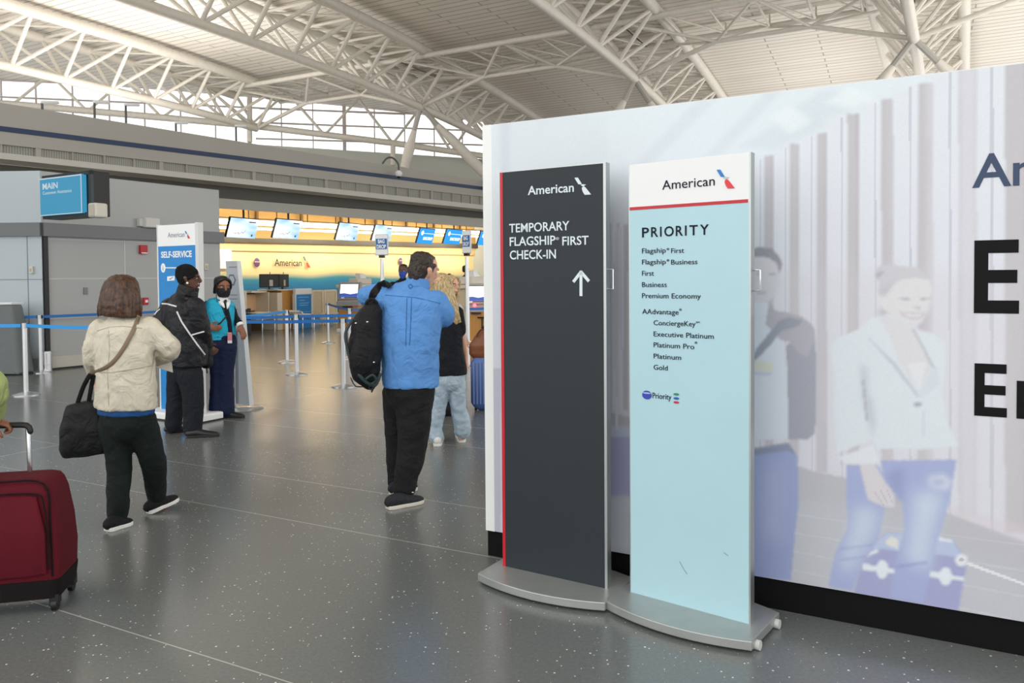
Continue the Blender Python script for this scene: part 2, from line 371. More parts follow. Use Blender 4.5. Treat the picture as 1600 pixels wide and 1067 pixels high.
# ---- ticket hall back wall with its printed dune panorama
def dune_mat():
    m = mat('dune_print', 'f3dfae', .45); nt = m.node_tree; N = nt.nodes.new; L = nt.links.new; b = nt.nodes['Principled BSDF']
    tc = N('ShaderNodeTexCoord'); mp = N('ShaderNodeMapping'); mp.inputs['Rotation'].default_value = (0, 0, -(pi/2-PHI)); L(tc.outputs['Object'], mp.inputs[0])
    sp = N('ShaderNodeSeparateXYZ'); L(mp.outputs[0], sp.inputs[0]); cb = N('ShaderNodeCombineXYZ'); L(sp.outputs[0], cb.inputs[0])
    n = N('ShaderNodeTexNoise'); n.inputs['Scale'].default_value = .22; n.inputs['Detail'].default_value = 1; L(cb.outputs[0], n.inputs[0])
    a = N('ShaderNodeMath'); a.operation = 'MULTIPLY_ADD'; L(n.outputs[0], a.inputs[0]); a.inputs[1].default_value = -.55; L(sp.outputs[2], a.inputs[2])
    r = N('ShaderNodeValToRGB'); L(a.outputs[0], r.inputs[0]); e = r.color_ramp.elements
    e[0].position = .62; e[0].color = lin('0b4f78'); e[1].position = 1.; e[1].color = lin('0c6f98')
    for p, c in ((1., '12708f'),): pass
    mr = N('ShaderNodeMapRange'); mr.inputs[1].default_value = .5; mr.inputs[2].default_value = 2.9; L(a.outputs[0], mr.inputs[0]); L(mr.outputs[0], r.inputs[0])
    e[0].position = .0; e[1].position = .30
    for p, c in ((.37, '2f7f8c'), (.46, 'd9c48c'), (.60, 'f2dca4'), (.9, 'f0d494')):
        q = e.new(p); q.color = lin(c)
    L(r.outputs[0], b.inputs['Base Color']); return m
bw = MB(); bw.prism([G(u0, 21.5, 0), G(u1, 21.5, 0), G(u1, 21.5, 4.6), G(u0, 21.5, 4.2)], VV*.3)
bwall = struct(bw.build('wall_back', dune_mat(), smooth=False))
def strip(name, pa, pb, v, m, th=.06, par=bwall):
    (xa, ya0, ya1), (xb, yb0, yb1) = pa, pb
    A0, A1, B0, B1 = PV(xa, ya0, v), PV(xa, ya1, v), PV(xb, yb0, v), PV(xb, yb1, v)
    def ex(p, q, u):
        a, c = p.dot(U), q.dot(U); t = (u-a)/(c-a); return G(u, v, p.z+(q.z-p.z)*t)
    b = MB(); b.prism([ex(A1, B1, 3), ex(A1, B1, 40), ex(A0, B0, 40), ex(A0, B0, 3)], VV*th); return b.build(name, m, par, smooth=False)
strip('tan_panel', (340, 349, 371), (750, 366, 382), 21.4, mat('tan_panel', '96793f', .6))
strip('dark_rail', (340, 370.5, 378), (750, 381, 388), 21.3, mat('dark_rail', '3b3428', .5))
strip('gold_panel', (340, 378, 391), (750, 388, 399), 21.42, mat('gold_panel', 'e3c283', .6))
strip('cove_panel', (340, 322, 341), (750, 352, 362), 21.45, MATS['cove_tan'])
for x in (400, 470, 532, 586, 634, 677, 718):
    a = PV(x, 320+(x-340)*.077, 21.3); c = PV(x+2, 341+(x-340)*.05, 21.3); b = MB(); b.box((a+c)/2, (.1, .1, a.z-c.z+.2), U); b.build('cove_divider', mat('cove_divider', '6b5632', .6), bwall, smooth=False)
M_tube = emis('warm_tube', 'ffedcf', 6.)
xs_ = [335, 388, 432, 480, 524, 570, 612, 650, 690, 728, 765]
for i in range(len(xs_)-1):
    xa, xb = xs_[i]+.6, xs_[i+1]-.6
    yf = lambda x: 345.5+(x-340)*.0445
    a, c = PV(xa, yf(xa), 20.6), PV(xb, yf(xb), 20.6)
    t = thing('strip_light', 'warm white tube light under the bulkhead above the check-in desks', 'light', a, 'tube lights above the desks')
    b = MB(); b.tube([a, c], (.085), n=8, cap=False); b.build('tube', M_tube, t)
    b = MB(); b.tube([a-Z*.2+VV*.1, c-Z*.2+VV*.1], .045, n=6, cap=False); b.build('lower_tube', M_tube, t)
    b = MB(); b.tube([a+Z*.13, c+Z*.13], .03, n=6, cap=False); b.tube([a+Z*.1, a+Z*.5], .02, n=6, cap=False); b.build('housing', mat('tube_housing', '4a3c24', .6), t)

# ---- grey service room at the left
CH = D(62, 267, 13.85).z
fd = (D(335, 293, 16.4)-D(62, 267, 13.43)); fd.z = 0; fd.normalize(); fn = Vector((fd.y, -fd.x, 0))     # right-hand face
ca = D(68, 440, 13.85); ca.z = 0
M_panel = mat('grey_wall_panel', 'a5a7a7', .32, var=.03, vscale=.6)
M_panel_l = mat('pale_grey_panel', 'b4bfc6', .3, var=.03, vscale=.6)
ld = Vector((-1, .05, 0)).normalized(); ln = Vector((ld.y*-1, ld.x, 0)); 
if ln.y > 0: ln = -ln
FL = 3.72
core = [ca, ca+fd*FL, ca+fd*FL-fn*5, ca+ld*6-ln*5, ca+ld*6]
b = MB(); b.k = 0; b.prism(core, Z*CH); room = struct(b.build('wall_service_room', M_panel, smooth=False))
def facebox(a, d, n, s0, s1, z0, z1, th, m, name, par=room, bev=0.):
    b = MB(); b.prism([a+d*s0+Z*z0, a+d*s1+Z*z0, a+d*s1+Z*z1, a+d*s0+Z*z1], n*th); return b.build(name, m, par, smooth=False, bevel=bev)
facebox(ca, ld, ln, -.0, 6, .22, CH, .03, M_panel_l, 'side_panel')
M_band = mat('dark_grey_band', '6d7173', .4)
zb0, zb1 = D(64, 369, 13.85).z, D(64, 348, 13.85).z
facebox(ca, fd, fn, -.02, FL+.05, zb0, zb1, .1, M_band, 'band'); facebox(ca, ld, ln, -.02, 6, zb0, zb1, .1, M_band, 'band')
facebox(ca, fd, fn, 0, FL, .0, .24, .04, mat('pale_skirting', 'b9b7ad', .5), 'skirting')
facebox(ca, fd, fn, 0, FL, .0, .035, .05, M_black, 'skirting_shade_strip')  # solid black strip standing in for the shade at the skirting foot
facebox(ca, fd, fn, -.01, .07, .2, zb0, .05, M_black, 'corner_trim')
M_seam = mat('pale_seam', 'c6c7c6', .5)
for z_ in (D(100, 436, 13.6).z, zb0-.05, D(100, 500, 13.6).z): facebox(ca, fd, fn, .07, FL, z_, z_+.018, .006, M_seam, 'panel_seam')
facebox(ca, fd, fn, 1.52, 1.54, D(100, 436, 13.6).z, zb0, .006, M_seam, 'panel_seam')
M_seam2 = mat('dark_seam', '7c868c', .5)
facebox(ca, ld, ln, 0, 6, D(40, 437, 13.4).z, D(40, 436, 13.4).z, .036, M_seam2, 'panel_seam'); facebox(ca, ld, ln, .26, .272, .22, zb0, .036, M_seam2, 'panel_seam')
def FP_(x, y): return PL(x, y, ca, fn)
def onface(name, label, cat, x0, y0, x1, y1, th, m, face='r', bev=.01, group=None):
    pl, d, n = (ca, fd, fn) if face == 'r' else (ca+ln*.03, ld, ln)
    a, c = PL(x0, y0, pl, n), PL(x1, y1, pl, n); w = abs((c-a).dot(d)); h = abs(a.z-c.z); mid = (a+c)/2
    t = thing(name, label, cat, mid, group); b = MB(); b.box(mid+n*th/2, (w, th, h), d); o = b.build('body', m, t, smooth=False, bevel=bev); return t, mid, d, n, w, h
M_red = mat('alarm_red', 'b01222', .4); M_beige = mat('beige_plastic', 'cfccc0', .5)
t, mid, d, n, w, h = onface('fire_alarm', 'red fire alarm strobe high on the grey wall', 'alarm', 216.5, 383, 228, 397, .07, M_red)
b = MB(); b.box(mid+n*.075-Z*(h*.4), (w*.8, .02, h*.12), d); b.build('strobe_lens', M_white, t)
t, mid, d, n, w, h = onface('fire_alarm', 'red fire alarm pull station low on the grey wall beside the walking woman', 'alarm', 222, 465, 230, 476, .06, M_red)
b = MB(); b.box(mid+n*.065, (w*.5, .02, h*.35), d); b.build('pull_handle', M_white, t)
onface('wall_plate', 'small grey blank plate on the grey wall', 'plate', 130, 449, 136.5, 460, .02, mat('plate_grey', '77797b', .4), bev=.004)
t, mid, d, n, w, h = onface('thermostat', 'beige switch box on the pale side of the service room', 'switch', 47.5, 416, 53.5, 427.5, .05, M_beige, 'l')
b = MB(); b.box(mid+n*.055, (w*.4, .02, h*.4), d); b.build('dial', mat('beige_dark', 'b8b4a6', .5), t)
for i, xx in enumerate((309.5, 317.5)):
    t, mid, d, n, w, h = onface('thermostat', ('beige wall box half hidden by the self-service totem', 'beige wall box at the right of a pair near the wall end')[i], 'switch', xx, 412, xx+6.5, 422, .05, M_beige)
    b = MB(); b.box(mid+n*.055, (w*.6, .015, h*.5), d); b.build('grille', mat('beige_dark', 'b8b4a6', .5), t)
t, mid, d, n, w, h = onface('wall_speaker', 'pale grey wall speaker above the self-service totem', 'speaker', 219, 340, 243, 357, .16, mat('speaker_grey', 'c3c4c1', .5))
b = MB(); b.box(mid+n*.17, (w*.9, .015, h*.85), d); b.build('grille', mat('speaker_grille', 'd0d0cc', .6, bump=.3, scale=300), t)
b = MB(); b.box(mid-d*w*.6+n*.06, (w*.3, .1, h*.75), d); b.build('bracket', mat('speaker_grey', 'c3c4c1', .5), t)
# display sign on the corner of the service room
A, B = D(69.5, 275, 12.95), D(145.5, 267, 12.3); A2, B2 = D(71.5, 342, 12.95), D(146, 338, 12.3)
sd_ = (B-A); sd_.z = 0; sw_ = sd_.length; sd_.normalize(); sn_ = Vector((sd_.y, -sd_.x, 0)); zc = (A.z+A2.z+B.z+B2.z)/4; sh = ((A.z-A2.z)+(B.z-B2.z))/2
A = Vector((A.x, A.y, zc)); cen = A+sd_*sw_/2
t = thing('display_sign', 'black framed blue display reading MAIN on the service room corner', 'sign', cen-sn_*.2)
b = MB(); b.box(cen-sn_*.14, (sw_, .28, sh), sd_); b.build('housing', M_black, t, smooth=False, bevel=.015)
fr_ = MB()
for s_ in (-1, 1):
    fr_.box(cen+sn_*.02+Z*s_*(sh/2-.03), (sw_, .05, .06), sd_)
fr_.box(cen+sn_*.02+sd_*(sw_/2-.03), (.06, .05, sh), sd_); fr_.build('frame', mat('dark_teal_frame', '26343a', .4), t, smooth=False)
sc_w, sc_h = sw_*.86, sh*.86; sc_c = cen+sn_*.05-sd_*sw_*.055-Z*.0
b = MB(); b.box(sc_c, (sc_w, .08, sc_h), sd_); scr = b.build('screen', emis('cyan_screen', '45aedb', .33), t, smooth=False)
b = MB(); b.box(sc_c+sn_*.042+Z*sc_h*.48, (sc_w, .004, sc_h*.03), sd_); b.box(sc_c+sn_*.042-Z*sc_h*.49, (sc_w, .004, sc_h*.02), sd_); b.box(sc_c+sn_*.042+sd_*sc_w*.49, (sc_w*.015, .004, sc_h), sd_)
o_ = sc_c+sn_*.043-sd_*sc_w*.43
b.text('MAIN', o_+Z*sc_h*.2, sd_, sc_w*.37, sc_h*.155, bold=.02); b.text('Customer Assistance', o_+Z*sc_h*.06, sd_, sc_w*.7, sc_h*.085)
b.build('lettering', emis('screen_white', 'e8f4fa', .33), scr, smooth=False)
b = MB(); b.tube([cen-sd_*(sw_/2-.02)-sn_*.1+Z*.22, cen-sd_*(sw_/2+.05)-sn_*.05+Z*.1, cen-sd_*(sw_/2+.05)-sn_*.05-Z*.12, cen-sd_*(sw_/2-.02)-sn_*.1-Z*.24], .035, sub=3); b.build('side_bracket', M_black, t)
sp_c = D(153, 329, 12.25); b = MB(); b.box(sp_c, (.2, .22, .23), sd_); 
t2 = thing('wall_speaker', 'cream wireless box on the lower corner of the MAIN display', 'speaker', sp_c); b.build('body', M_beige, t2, smooth=False, bevel=.03)
b = MB(); b.box(sp_c+sn_*.115+sd_*.01, (.14, .01, .18), sd_); b.build('grille', mat('beige_dark', 'b8b4a6', .5), t2, smooth=False)
# ================================================================ ROOF TRUSSES
def member(name, a, b_, r, par, n=8):
    m = MB(); m.tube([a, b_], r, n=n, cap=False); return m.build(name, M_steel, par)
def chord(name, pts, r, par): m = MB(); m.tube(pts, r, n=10, cap=False); return m.build(name, M_steel, par)
PAN = 1.94; HWD = 1.35
def truss(lab, v, ua, ub, dirv=None, node=None):
    """inverted triangle: one bottom chord, two top chords; ub is a node position"""
    dv = dirv or U; lat = Vector((-dv.y, dv.x, 0)); base = G(28, v) if node is None else node
    def B(u): p = base+dv*(u-28); return Vector((p.x, p.y, hb(u)))
    def T(u, s): p = base+dv*(u-28)+lat*s*HWD; return Vector((p.x, p.y, ht(u)))
    t = thing('roof_truss', lab, 'truss', B(28), 'triangular roof trusses')
    n0 = int(floor((ua-28)/PAN)); n1 = int(ceil((ub-28)/PAN)); us_ = [28+PAN*i for i in range(n0, n1+1)]
    chord('lower_chord', [B(u) for u in us_], .17, t)
    for s in (1, -1): chord('upper_chord', [T(u, s) for u in us_], .2, t)
    for i, u in enumerate(us_):
        for s in (1, -1): member('web_post', B(u), T(u, s), .075, t)
        member('cross_strut', T(u, 1), T(u, -1), .06, t)
        if i+1 < len(us_):
            w = us_[i+1]
            member('web_diagonal', B(u), T(w, -1), .07, t); member('web_diagonal', T(u, 1), B(w), .07, t)
            member('top_brace', T(u, 1), T(w, -1), .045, t)
    return B, T
BA, TA = truss('white roof truss nearest the bright gable window', 28.7, 14, 28)
BB, TB = truss('white roof truss above the grey service room and ticket hall', 19.0, 8, 42)
BC, TC = truss('white roof truss rising behind the top left of the advertising wall', 9.3, 12, 42)
dD = Vector((sin(radians(30.6)), cos(radians(30.6)), 0)); nD = D(1428, 65, 24.5)
BD, TD = truss('white roof truss at far right seen end on above the advertising wall', 0, 18, 44, dD, Vector((nD.x, nD.y, 0)))
def cross(lab, na, nb, ta, tb, sp=1.6):
    """transverse truss between two main trusses: two top chords, a stepped lower chord"""
    t = thing('tie_truss', lab, 'truss', (na+nb)/2, 'transverse tie trusses')
    def q(k, du, z): p = na+(nb-na)*k+U*du; return Vector((p.x, p.y, z))
    zt = (ta+tb)/2
    for du in (-sp, sp): chord('upper_chord', [q(0, du, zt), q(1, du, zt)], .11, t)
    m1, m2 = q(.33, 0, na.z+.9), q(.67, 0, na.z+.9)
    chord('lower_chord', [na, m1, m2, nb], .09, t)
    for k, mm in ((0, m1), (.5, m1), (.5, m2), (1, m2)):
        for du in (-sp, sp): member('web_diagonal', q(k, du, zt), mm, .06, t, 6)
    for i in range(7):
        k = i/6; member('cross_strut', q(k, -sp, zt), q(k, sp, zt), .05, t, 6)
        if i < 6: member('top_brace', q(k, -sp, zt), q(k+1/6, sp, zt), .04, t, 6)
    for k in (.15, .33, .5, .67, .85): member('hanger', q(k, sp, zt), q(k, sp, zt+.6), .035, t, 6)
zt_ = ht(28)-.12
cross('transverse tie truss between the two left roof trusses', BA(28), BB(28), zt_, zt_)
cross('transverse tie truss between the ticket hall truss and the middle truss', BB(28), BC(28), zt_, zt_)
cross('transverse tie truss between the middle truss and the right truss', BC(28), BD(28), zt_, zt_)
eN = BD(28)+VV*-9.7; cross('transverse tie truss running off the right edge of the photo', BD(28), eN, zt_, zt_)
def struts(lab, node, ends):
    t = thing('roof_column', lab, 'column', node)
    for e in ends:
        d = (e-node).normalized(); L_ = (e-node).length
        m = MB(); m.tube([node, node+d*1.1], .11, n=8, cap=False); m.build('pin_joint', mat('pin_steel', 'a9a6a0', .4), t)
        m = MB(); m.tube([node+d*1.05, node+d*1.9, node+d*(L_*.6), e], [.12, .21, .24, .2], n=12, cap=False); m.build('tapered_strut', M_steel, t)
nb_ = BB(28)
struts('splayed white roof column in front of the gable window', nb_, [PL(632, 262, nb_+U*-.2, U), D(790, 305, nb_.y+1)])
nc_ = BC(28)
struts('splayed white roof column behind the top edge of the advertising wall', nc_, [D(905, 300, nc_.y-1.2), D(1095, 285, nc_.y+1.2)])
nd_ = BD(28)
struts('splayed white roof column at the far right above the advertising wall', nd_, [D(1290, 240, nd_.y+.5), D(1625, 250, nd_.y+.5)])
# lattice girder along the gable window
gp = wa+wn*2.2
et = thing('gable_girder', 'flat lattice girder crossing the gable window', 'girder', PL(390, 196, gp, wn))
def GPx(x, y): return PL(x, y, gp, wn)
chord('lower_chord', [GPx(-60, 157), GPx(45, 165), GPx(390, 196), GPx(610, 223), GPx(750, 243), GPx(860, 258)], .16, et)
bn = [(20, 163), (137, 174), (253, 184), (390, 197), (507, 211), (614, 224), (705, 237), (790, 250)]
for i in range(len(bn)-1):
    a, c = GPx(*bn[i]), GPx(*bn[i+1]); m_ = (a+c)/2; z_ = hc(m_.dot(U))-.15; m_.z = z_
    member('web_diagonal', a, m_, .07, et, 6); member('web_diagonal', c, m_, .07, et, 6)
for (x0, y0, y1) in ((390, 150, 222), (614, 224, 258)):
    member('post', GPx(x0, y0), GPx(x0, y1), .13, et)
# lamps and cameras standing on the bulkhead ledge
for i, (x, y, h_) in enumerate(((148, 184, 26), (197, 192, 30), (275, 206, 16), (369, 217, 22), (66, 168, 10))):
    p = PV(x, y+2, 17.3); s_ = p.y/1200
    t = thing('ledge_lamp', ('thin hooked lamp on the bulkhead ledge', 'taller hooked lamp on the bulkhead ledge', 'small camera on the bulkhead ledge left of the girder post', 'short straight lamp beside the girder post', 'tiny camera on the bulkhead ledge at far left')[i], 'lamp', p)
    b = MB(); b.tube([p-Z*.1, p+Z*h_*s_], .03, n=6); b.build('stem', M_dark, t)
    b = MB(); b.tube([p+Z*h_*s_, p+Z*(h_*s_+.06)+U*.35], .045, n=6); b.build('lamp_head', M_white, t)
p = PL(610, 250, VV*17.1, VV); q = PL(623, 268, VV*16.6, VV)
t = thing('dome_camera', 'white dome camera on a curved arm below the gable girder', 'camera', p)
b = MB(); b.tube([PL(598, 255, VV*17.0, VV), PL(605, 247, VV*16.9, VV), PL(614, 247, VV*16.8, VV), PL(622, 256, VV*16.7, VV), q], .035, n=8, sub=4); b.build('curved_arm', M_dark, t)
b = MB(); b.ball(q-Z*.08, .13); b.build('dome', M_white, t); b = MB(); b.ball(q-Z*.17, .08); b.build('lens', M_black, t)

# ================================================================ ADVERTISING WALL
hA, hB = H(760, 868), H(1600, 1027); hd = (hB-hA).normalized(); hn = Vector((hd.y, -hd.x, 0))
if hn.y > 0: hn = -hn
HL, HH = 4.4, 2.47
hoard = thing('advertising_wall', 'tall white temporary wall printed with a faded photo of two travellers', 'hoarding', hA)
b = MB(); b.prism([hA+Z*.15, hA+hd*HL+Z*.15, hA+hd*HL+Z*HH, hA+Z*HH], -hn*.12); b.build('panel', mat('hoarding_white', 'dfe3e6', .5), hoard, smooth=False)
b = MB(); b.prism([hA-hn*.012+hd*.004, hA-hn*.012+hd*HL, hA-hn*.012+hd*HL+Z*.15, hA-hn*.012+hd*.004+Z*.15], -hn*.1); b.build('black_base', mat('black_kickboard', '060607', .75, spec=.2), hoard, smooth=False)
b = MB(); b.prism([hA+hn*.004+Z*.15, hA+hn*.004+hd*.058+Z*.15, hA+hn*.004+hd*.058+Z*HH, hA+hn*.004+Z*HH], -hn*.01); b.build('edge_strip', mat('edge_white', 'e8ebea', .4), hoard, smooth=False)
# printed picture, painted into a fine vertex grid
def make_mural():
    st = .0052; s = np.arange(.058, HL-.6, st); zz = np.arange(.152, HH-.003, st); ns, nz = len(s), len(zz)
    Ss, Zs = np.meshgrid(s, zz); a = np.array(hA); d = np.array(hd); M = np.array(MROT)
    Pw = a[None, None]+d*Ss[..., None]; Pw[..., 2] = Zs
    q = (Pw-np.array(O3)) @ M; X = CXP+FP*q[..., 0]/-q[..., 2]; Y = CYP-FP*q[..., 1]/-q[..., 2]
    def inside(poly):
        r = np.zeros(X.shape, bool); n = len(poly)
        for i in range(n):
            (x0, y0), (x1, y1) = poly[i], poly[(i+1) % n]
            if y0 == y1: continue
            c = (y0 > Y) != (y1 > Y); r ^= c & (X < (x1-x0)*(Y-y0)/(y1-y0)+x0)
        return r
    def c3(h): return np.array(lin(h)[:3])
    img = np.zeros(X.shape+(3,)); t = np.clip((Y-150)/420, 0, 1)[..., None]
    img[:] = c3('dbe6ec')*(1-t)+c3('d3d6e2')*t
    def blur(m, k):
        m = m.astype(float)
        for ax in (0, 1):
            for _ in range(1 if k < 2 else 2):
                p = np.pad(m, [(k, k) if i == ax else (0, 0) for i in range(2)], mode='edge'); c = np.cumsum(p, axis=ax)
                c = np.concatenate([np.zeros_like(np.take(c, [0], axis=ax)), c], axis=ax); n = m.shape[ax]
                m = (np.take(c, range(2*k+1, 2*k+1+n), axis=ax)-np.take(c, range(0, n), axis=ax))/(2*k+1)
        return m
    def paint(poly, col, k=1, al=1., off=None):
        if off: ox, oy, sc = off; poly = [(ox+x/sc, oy+y/sc) for x, y in poly]
        m = inside(poly)
        if k: m = blur(m, k)
        m = (m*al)[..., None]; img[:] = img*(1-m)+c3(col)*m
    R = lambda x0, y0, x1, y1: [(x0, y0), (x1, y0), (x1, y1), (x0, y1)]
    # sky panes and reflections
    for p in ([(985, 265), (1085, 160), (1120, 155), (1010, 265)], [(1100, 245), (1210, 130), (1240, 125), (1125, 245)], [(1200, 190), (1290, 140), (1380, 155), (1250, 205)], [(1150, 230), (1240, 180), (1300, 195), (1210, 235)]):
        paint(p, 'cdd8df', 2, .6)
    paint([(1290, 160), (1330, 135), (1380, 160), (1330, 170)], 'e6eff2', 2, .7); paint([(1200, 185), (1235, 165), (1270, 190), (1235, 208)], 'e6eff2', 2, .7)
    paint(R(783, 180, 797, 560), 'c6cfdc', 2, .8); paint(R(771, 575, 783, 840), 'b9bccb', 1, .9); paint(R(776, 180, 950, 262), 'd3dde3', 2, .5)
    cols = [(952, 957, 350), (963, 968, 350), (974, 981, 350), (1195, 1208, 243), (1234, 1248, 225), (1276, 1292, 208), (1324, 1342, 178), (1377, 1396, 155), (1434, 1458, 130), (1498, 1526, 100), (1570, 1612, 90)]
    for i, (x0, x1, y0) in enumerate(cols):
        w = x1-x0; yb = 735+(x0-1268)*.32 if x0 > 1000 else 640
        paint(R(x0-w*1.7, y0+4, x0, yb), 'dcdfe8', 2, .6); paint(R(x0, y0, x1, yb), 'bebcc2', 1, .95); paint(R(x0+w*.75, y0, x1, yb), 'afacb2', 1, .6)
        paint(R(x0-w*.55, y0+6, x0-w*.42, yb), 'b9bdc9', 0, .7)
    paint([(1170, 420), (1600, 420), (1600, 850), (1170, 740)], 'cfccd3', 8, .3)
    # paving
    paint([(940, 640), (1170, 700), (1268, 735), (1330, 748), (1480, 800), (1660, 868), (1660, 1100), (940, 1000)], 'b9bac1', 1, .95)
    paint([(1170, 770), (1330, 790), (1600, 900), (1660, 1100), (1170, 1000)], 'bfc3cb', 6, .7)
    for k_ in range(6): paint([(1150, 790+k_*26), (1600, 850+k_*40), (1600, 853+k_*40), (1150, 792+k_*26)], 'cccfd6', 0, .5)
    paint([(1480, 800), (1700, 885), (1700, 850), (1480, 790)], 'd4ccd2', 2, .5)
    paint(R(950, 680, 986, 775), 'a9aed2', 1, .9); paint(R(950, 665, 986, 682), 'c3cce0', 1, .9); paint(R(950, 775, 986, 860), 'cbd3de', 2, .8); paint(R(962, 620, 966, 670), 'd7dbe4', 0, .9)
    o4, o5 = (1150, 360, 3.556), (1150, 640, 2.965)
    # man
    paint([(280, 640), (430, 540), (450, 720), (445, 1067), (436, 1130), (400, 1160), (285, 1160)], 'a2a5b2', 1, 1, o4)
    paint([(92, 395), (180, 395), (215, 520), (270, 620), (285, 800), (290, 1160), (60, 1160), (60, 395)], 'd3dbe6', 1, 1, o4)
    paint([(185, 395), (215, 445), (260, 450), (300, 460), (370, 480), (430, 530), (440, 600), (400, 700), (360, 690), (300, 620), (250, 610), (205, 560), (165, 520)], 'b1b0bb', 1, 1, o4)
    paint([(60, 760), (120, 650), (240, 500), (300, 480), (370, 500), (350, 530), (250, 560), (190, 640), (60, 770)], '979dab', 1, 1, o4)
    paint([(92, 720), (210, 735), (210, 790), (92, 780)], 'd3d8c8', 1, .9, o4); paint([(92, 785), (205, 790), (190, 805), (92, 800)], 'b9c4dc', 1, .9, o4)
    paint([(92, 140), (180, 145), (228, 180), (244, 240), (238, 310), (205, 380), (150, 402), (92, 395)], 'd2d2d8', 1, 1, o4)
    paint([(60, 110), (130, 92), (200, 100), (245, 150), (258, 190), (242, 240), (228, 185), (180, 150), (92, 148), (60, 150)], '9b9ba5', 1, 1, o4)
    for p in ([(105, 238), (130, 232), (130, 244), (105, 246)], [(180, 238), (220, 240), (218, 250), (182, 248)], [(110, 338), (170, 338), (165, 350), (112, 350)]): paint(p, 'aeb0ba', 1, .9, o4)
    paint([(60, 190), (240, 158), (285, 215), (292, 420), (275, 560), (255, 790), (60, 770)], '9aa6cf', 1, 1, o5)
    paint([(110, 260), (230, 250), (225, 500), (200, 640), (110, 600)], 'b0bbdc', 8, .8, o5); paint([(60, 180), (245, 150), (280, 210), (240, 190), (60, 215)], '8d93a8', 1, .8, o5)
    for k_ in range(5): paint([(80+k_*40, 260), (90+k_*40, 260), (84+k_*36, 780), (76+k_*36, 780)], '8c98c6', 2, .35, o5)
    # suitcase
    paint([(545, 850), (590, 660), (700, 568), (1000, 600), (1068, 690), (1060, 770), (1030, 930), (560, 860)], 'a3a6cd', 1, 1, o5)
    paint([(620, 640), (700, 568), (1000, 600), (1060, 690), (920, 668)], 'b8c6e2', 1, .9, o5)
    for cx, cy in ((678, 738), (970, 770)):
        paint([(cx-95, cy-28), (cx+62, cy), (cx+88, cy+8), (cx+88, cy+22), (cx-92, cy+2)], 'dfe7ee', 1, 1, o5)
        paint([(cx+29*cos(a_)*1., cy+44*sin(a_)) for a_ in np.linspace(0, 6.28, 16)], 'dfe7ee', 1, 1, o5)
    paint([(600, 675), (650, 640), (662, 655), (612, 682)], 'dfe7ee', 1, 1, o5); paint([(690, 610), (720, 585), (755, 600), (750, 645), (700, 625)], 'dcdcd8', 1, 1, o5); paint([(940, 590), (1000, 600), (1005, 615), (940, 606)], 'e4eaf0', 1, 1, o5)
    paint([(1045+30*cos(a_), 695+30*sin(a_)) for a_ in np.linspace(0, 6.28, 14)], 'dfe4ea', 1, 1, o5); paint([(1045+11*cos(a_), 693+11*sin(a_)) for a_ in np.linspace(0, 6.28, 10)], 'b4b9c6', 0, 1, o5)
    paint([(1070, 702), (1340, 802), (1340, 814), (1066, 716)], 'e0e3e6', 0, 1, o5)
    # woman
    paint([(515, 255), (660, 255), (700, 330), (690, 450), (660, 600), (590, 700), (540, 835), (428, 820), (460, 660), (520, 540), (510, 400)], 'a4afd6', 1, 1, o5)
    paint([(560, 440), (660, 470), (630, 590), (520, 760), (480, 740)], 'c5d2e4', 6, .95, o5)
    paint([(670, 235), (1022, 230), (990, 420), (930, 620), (890, 800), (865, 890), (718, 865), (735, 720), (780, 560), (770, 430), (690, 330)], 'a4afd6', 1, 1, o5)
    paint([(830, 380), (960, 380), (900, 600), (890, 740), (790, 700), (820, 520)], 'c7d6e6', 6, .95, o5)
    paint([(890, 310), (960, 300), (1000, 330), (980, 370), (900, 360)], 'd5dde6', 2, .9, o5); paint([(908, 325), (965, 320), (970, 345), (910, 348)], '9aa5cf', 2, .9, o5)
    paint([(690, 300), (780, 260), (770, 430), (740, 400)], '8f98c0', 3, .7, o5); paint([(740, 720), (890, 700), (888, 712), (742, 735)], '8f9cc8', 1, .7, o5)
    for yy in (640, 690): paint([(480, yy), (640, yy-20), (640, yy-12), (480, yy+10)], '93a0cb', 1, .6, o5)
    paint([(570, 245), (640, 245), (690, 330), (738, 405), (732, 455), (690, 450), (610, 415), (590, 330)], 'd3d0d6', 1, 1, o5)
    for k_ in range(3): paint([(640+k_*28, 380-k_*6), (644+k_*28, 378-k_*6), (690+k_*18, 448-k_*10), (686+k_*18, 450-k_*10)], 'b9b4c0', 0, .8, o5)
    jk = [(760, 485), (850, 460), (1000, 545), (1100, 575), (1160, 625), (1165, 800), (1140, 900), (1175, 1067), (1240, 1195), (1200, 1200), (1030, 1215), (900, 1210), (780, 1215), (760, 1160), (560, 1240), (560, 1215), (545, 1000), (548, 800), (525, 660), (560, 600), (680, 550)]
    paint(jk, 'd7e0e7', 1, 1, o4)
    paint([(470, 222), (640, 160), (665, 240), (640, 250), (520, 252)], 'dbe1e8', 1, 1, o5)
    paint([(690, 740), (730, 760), (735, 900), (760, 940), (775, 1060), (760, 1160), (735, 1060), (700, 920)], 'b6b9c6', 2, .6, o4); paint([(700, 830), (712, 830), (735, 1060), (722, 1060)], 'a6a8b4', 1, .8, o4)
    paint([(1040, 1000), (1048, 1000), (1045, 1120), (1036, 1180)], 'bcc5cf', 1, .8, o4); paint([(735, 600), (745, 600), (890, 740), (1020, 920), (1005, 925), (870, 750)], 'bcc4cf', 1, .9, o4)
    paint([(840, 470), (985, 530), (1010, 600), (1090, 750), (1050, 840), (1010, 890), (900, 720), (860, 600), (800, 500)], 'd7d8dd', 1, 1, o4)
    paint([(950, 740), (1060, 730), (1030, 860), (1010, 890)], 'dee3e8', 1, .9, o4); paint([(975, 545), (990, 545), (1110, 770), (1098, 775)], 'b2b2be', 1, .8, o4)
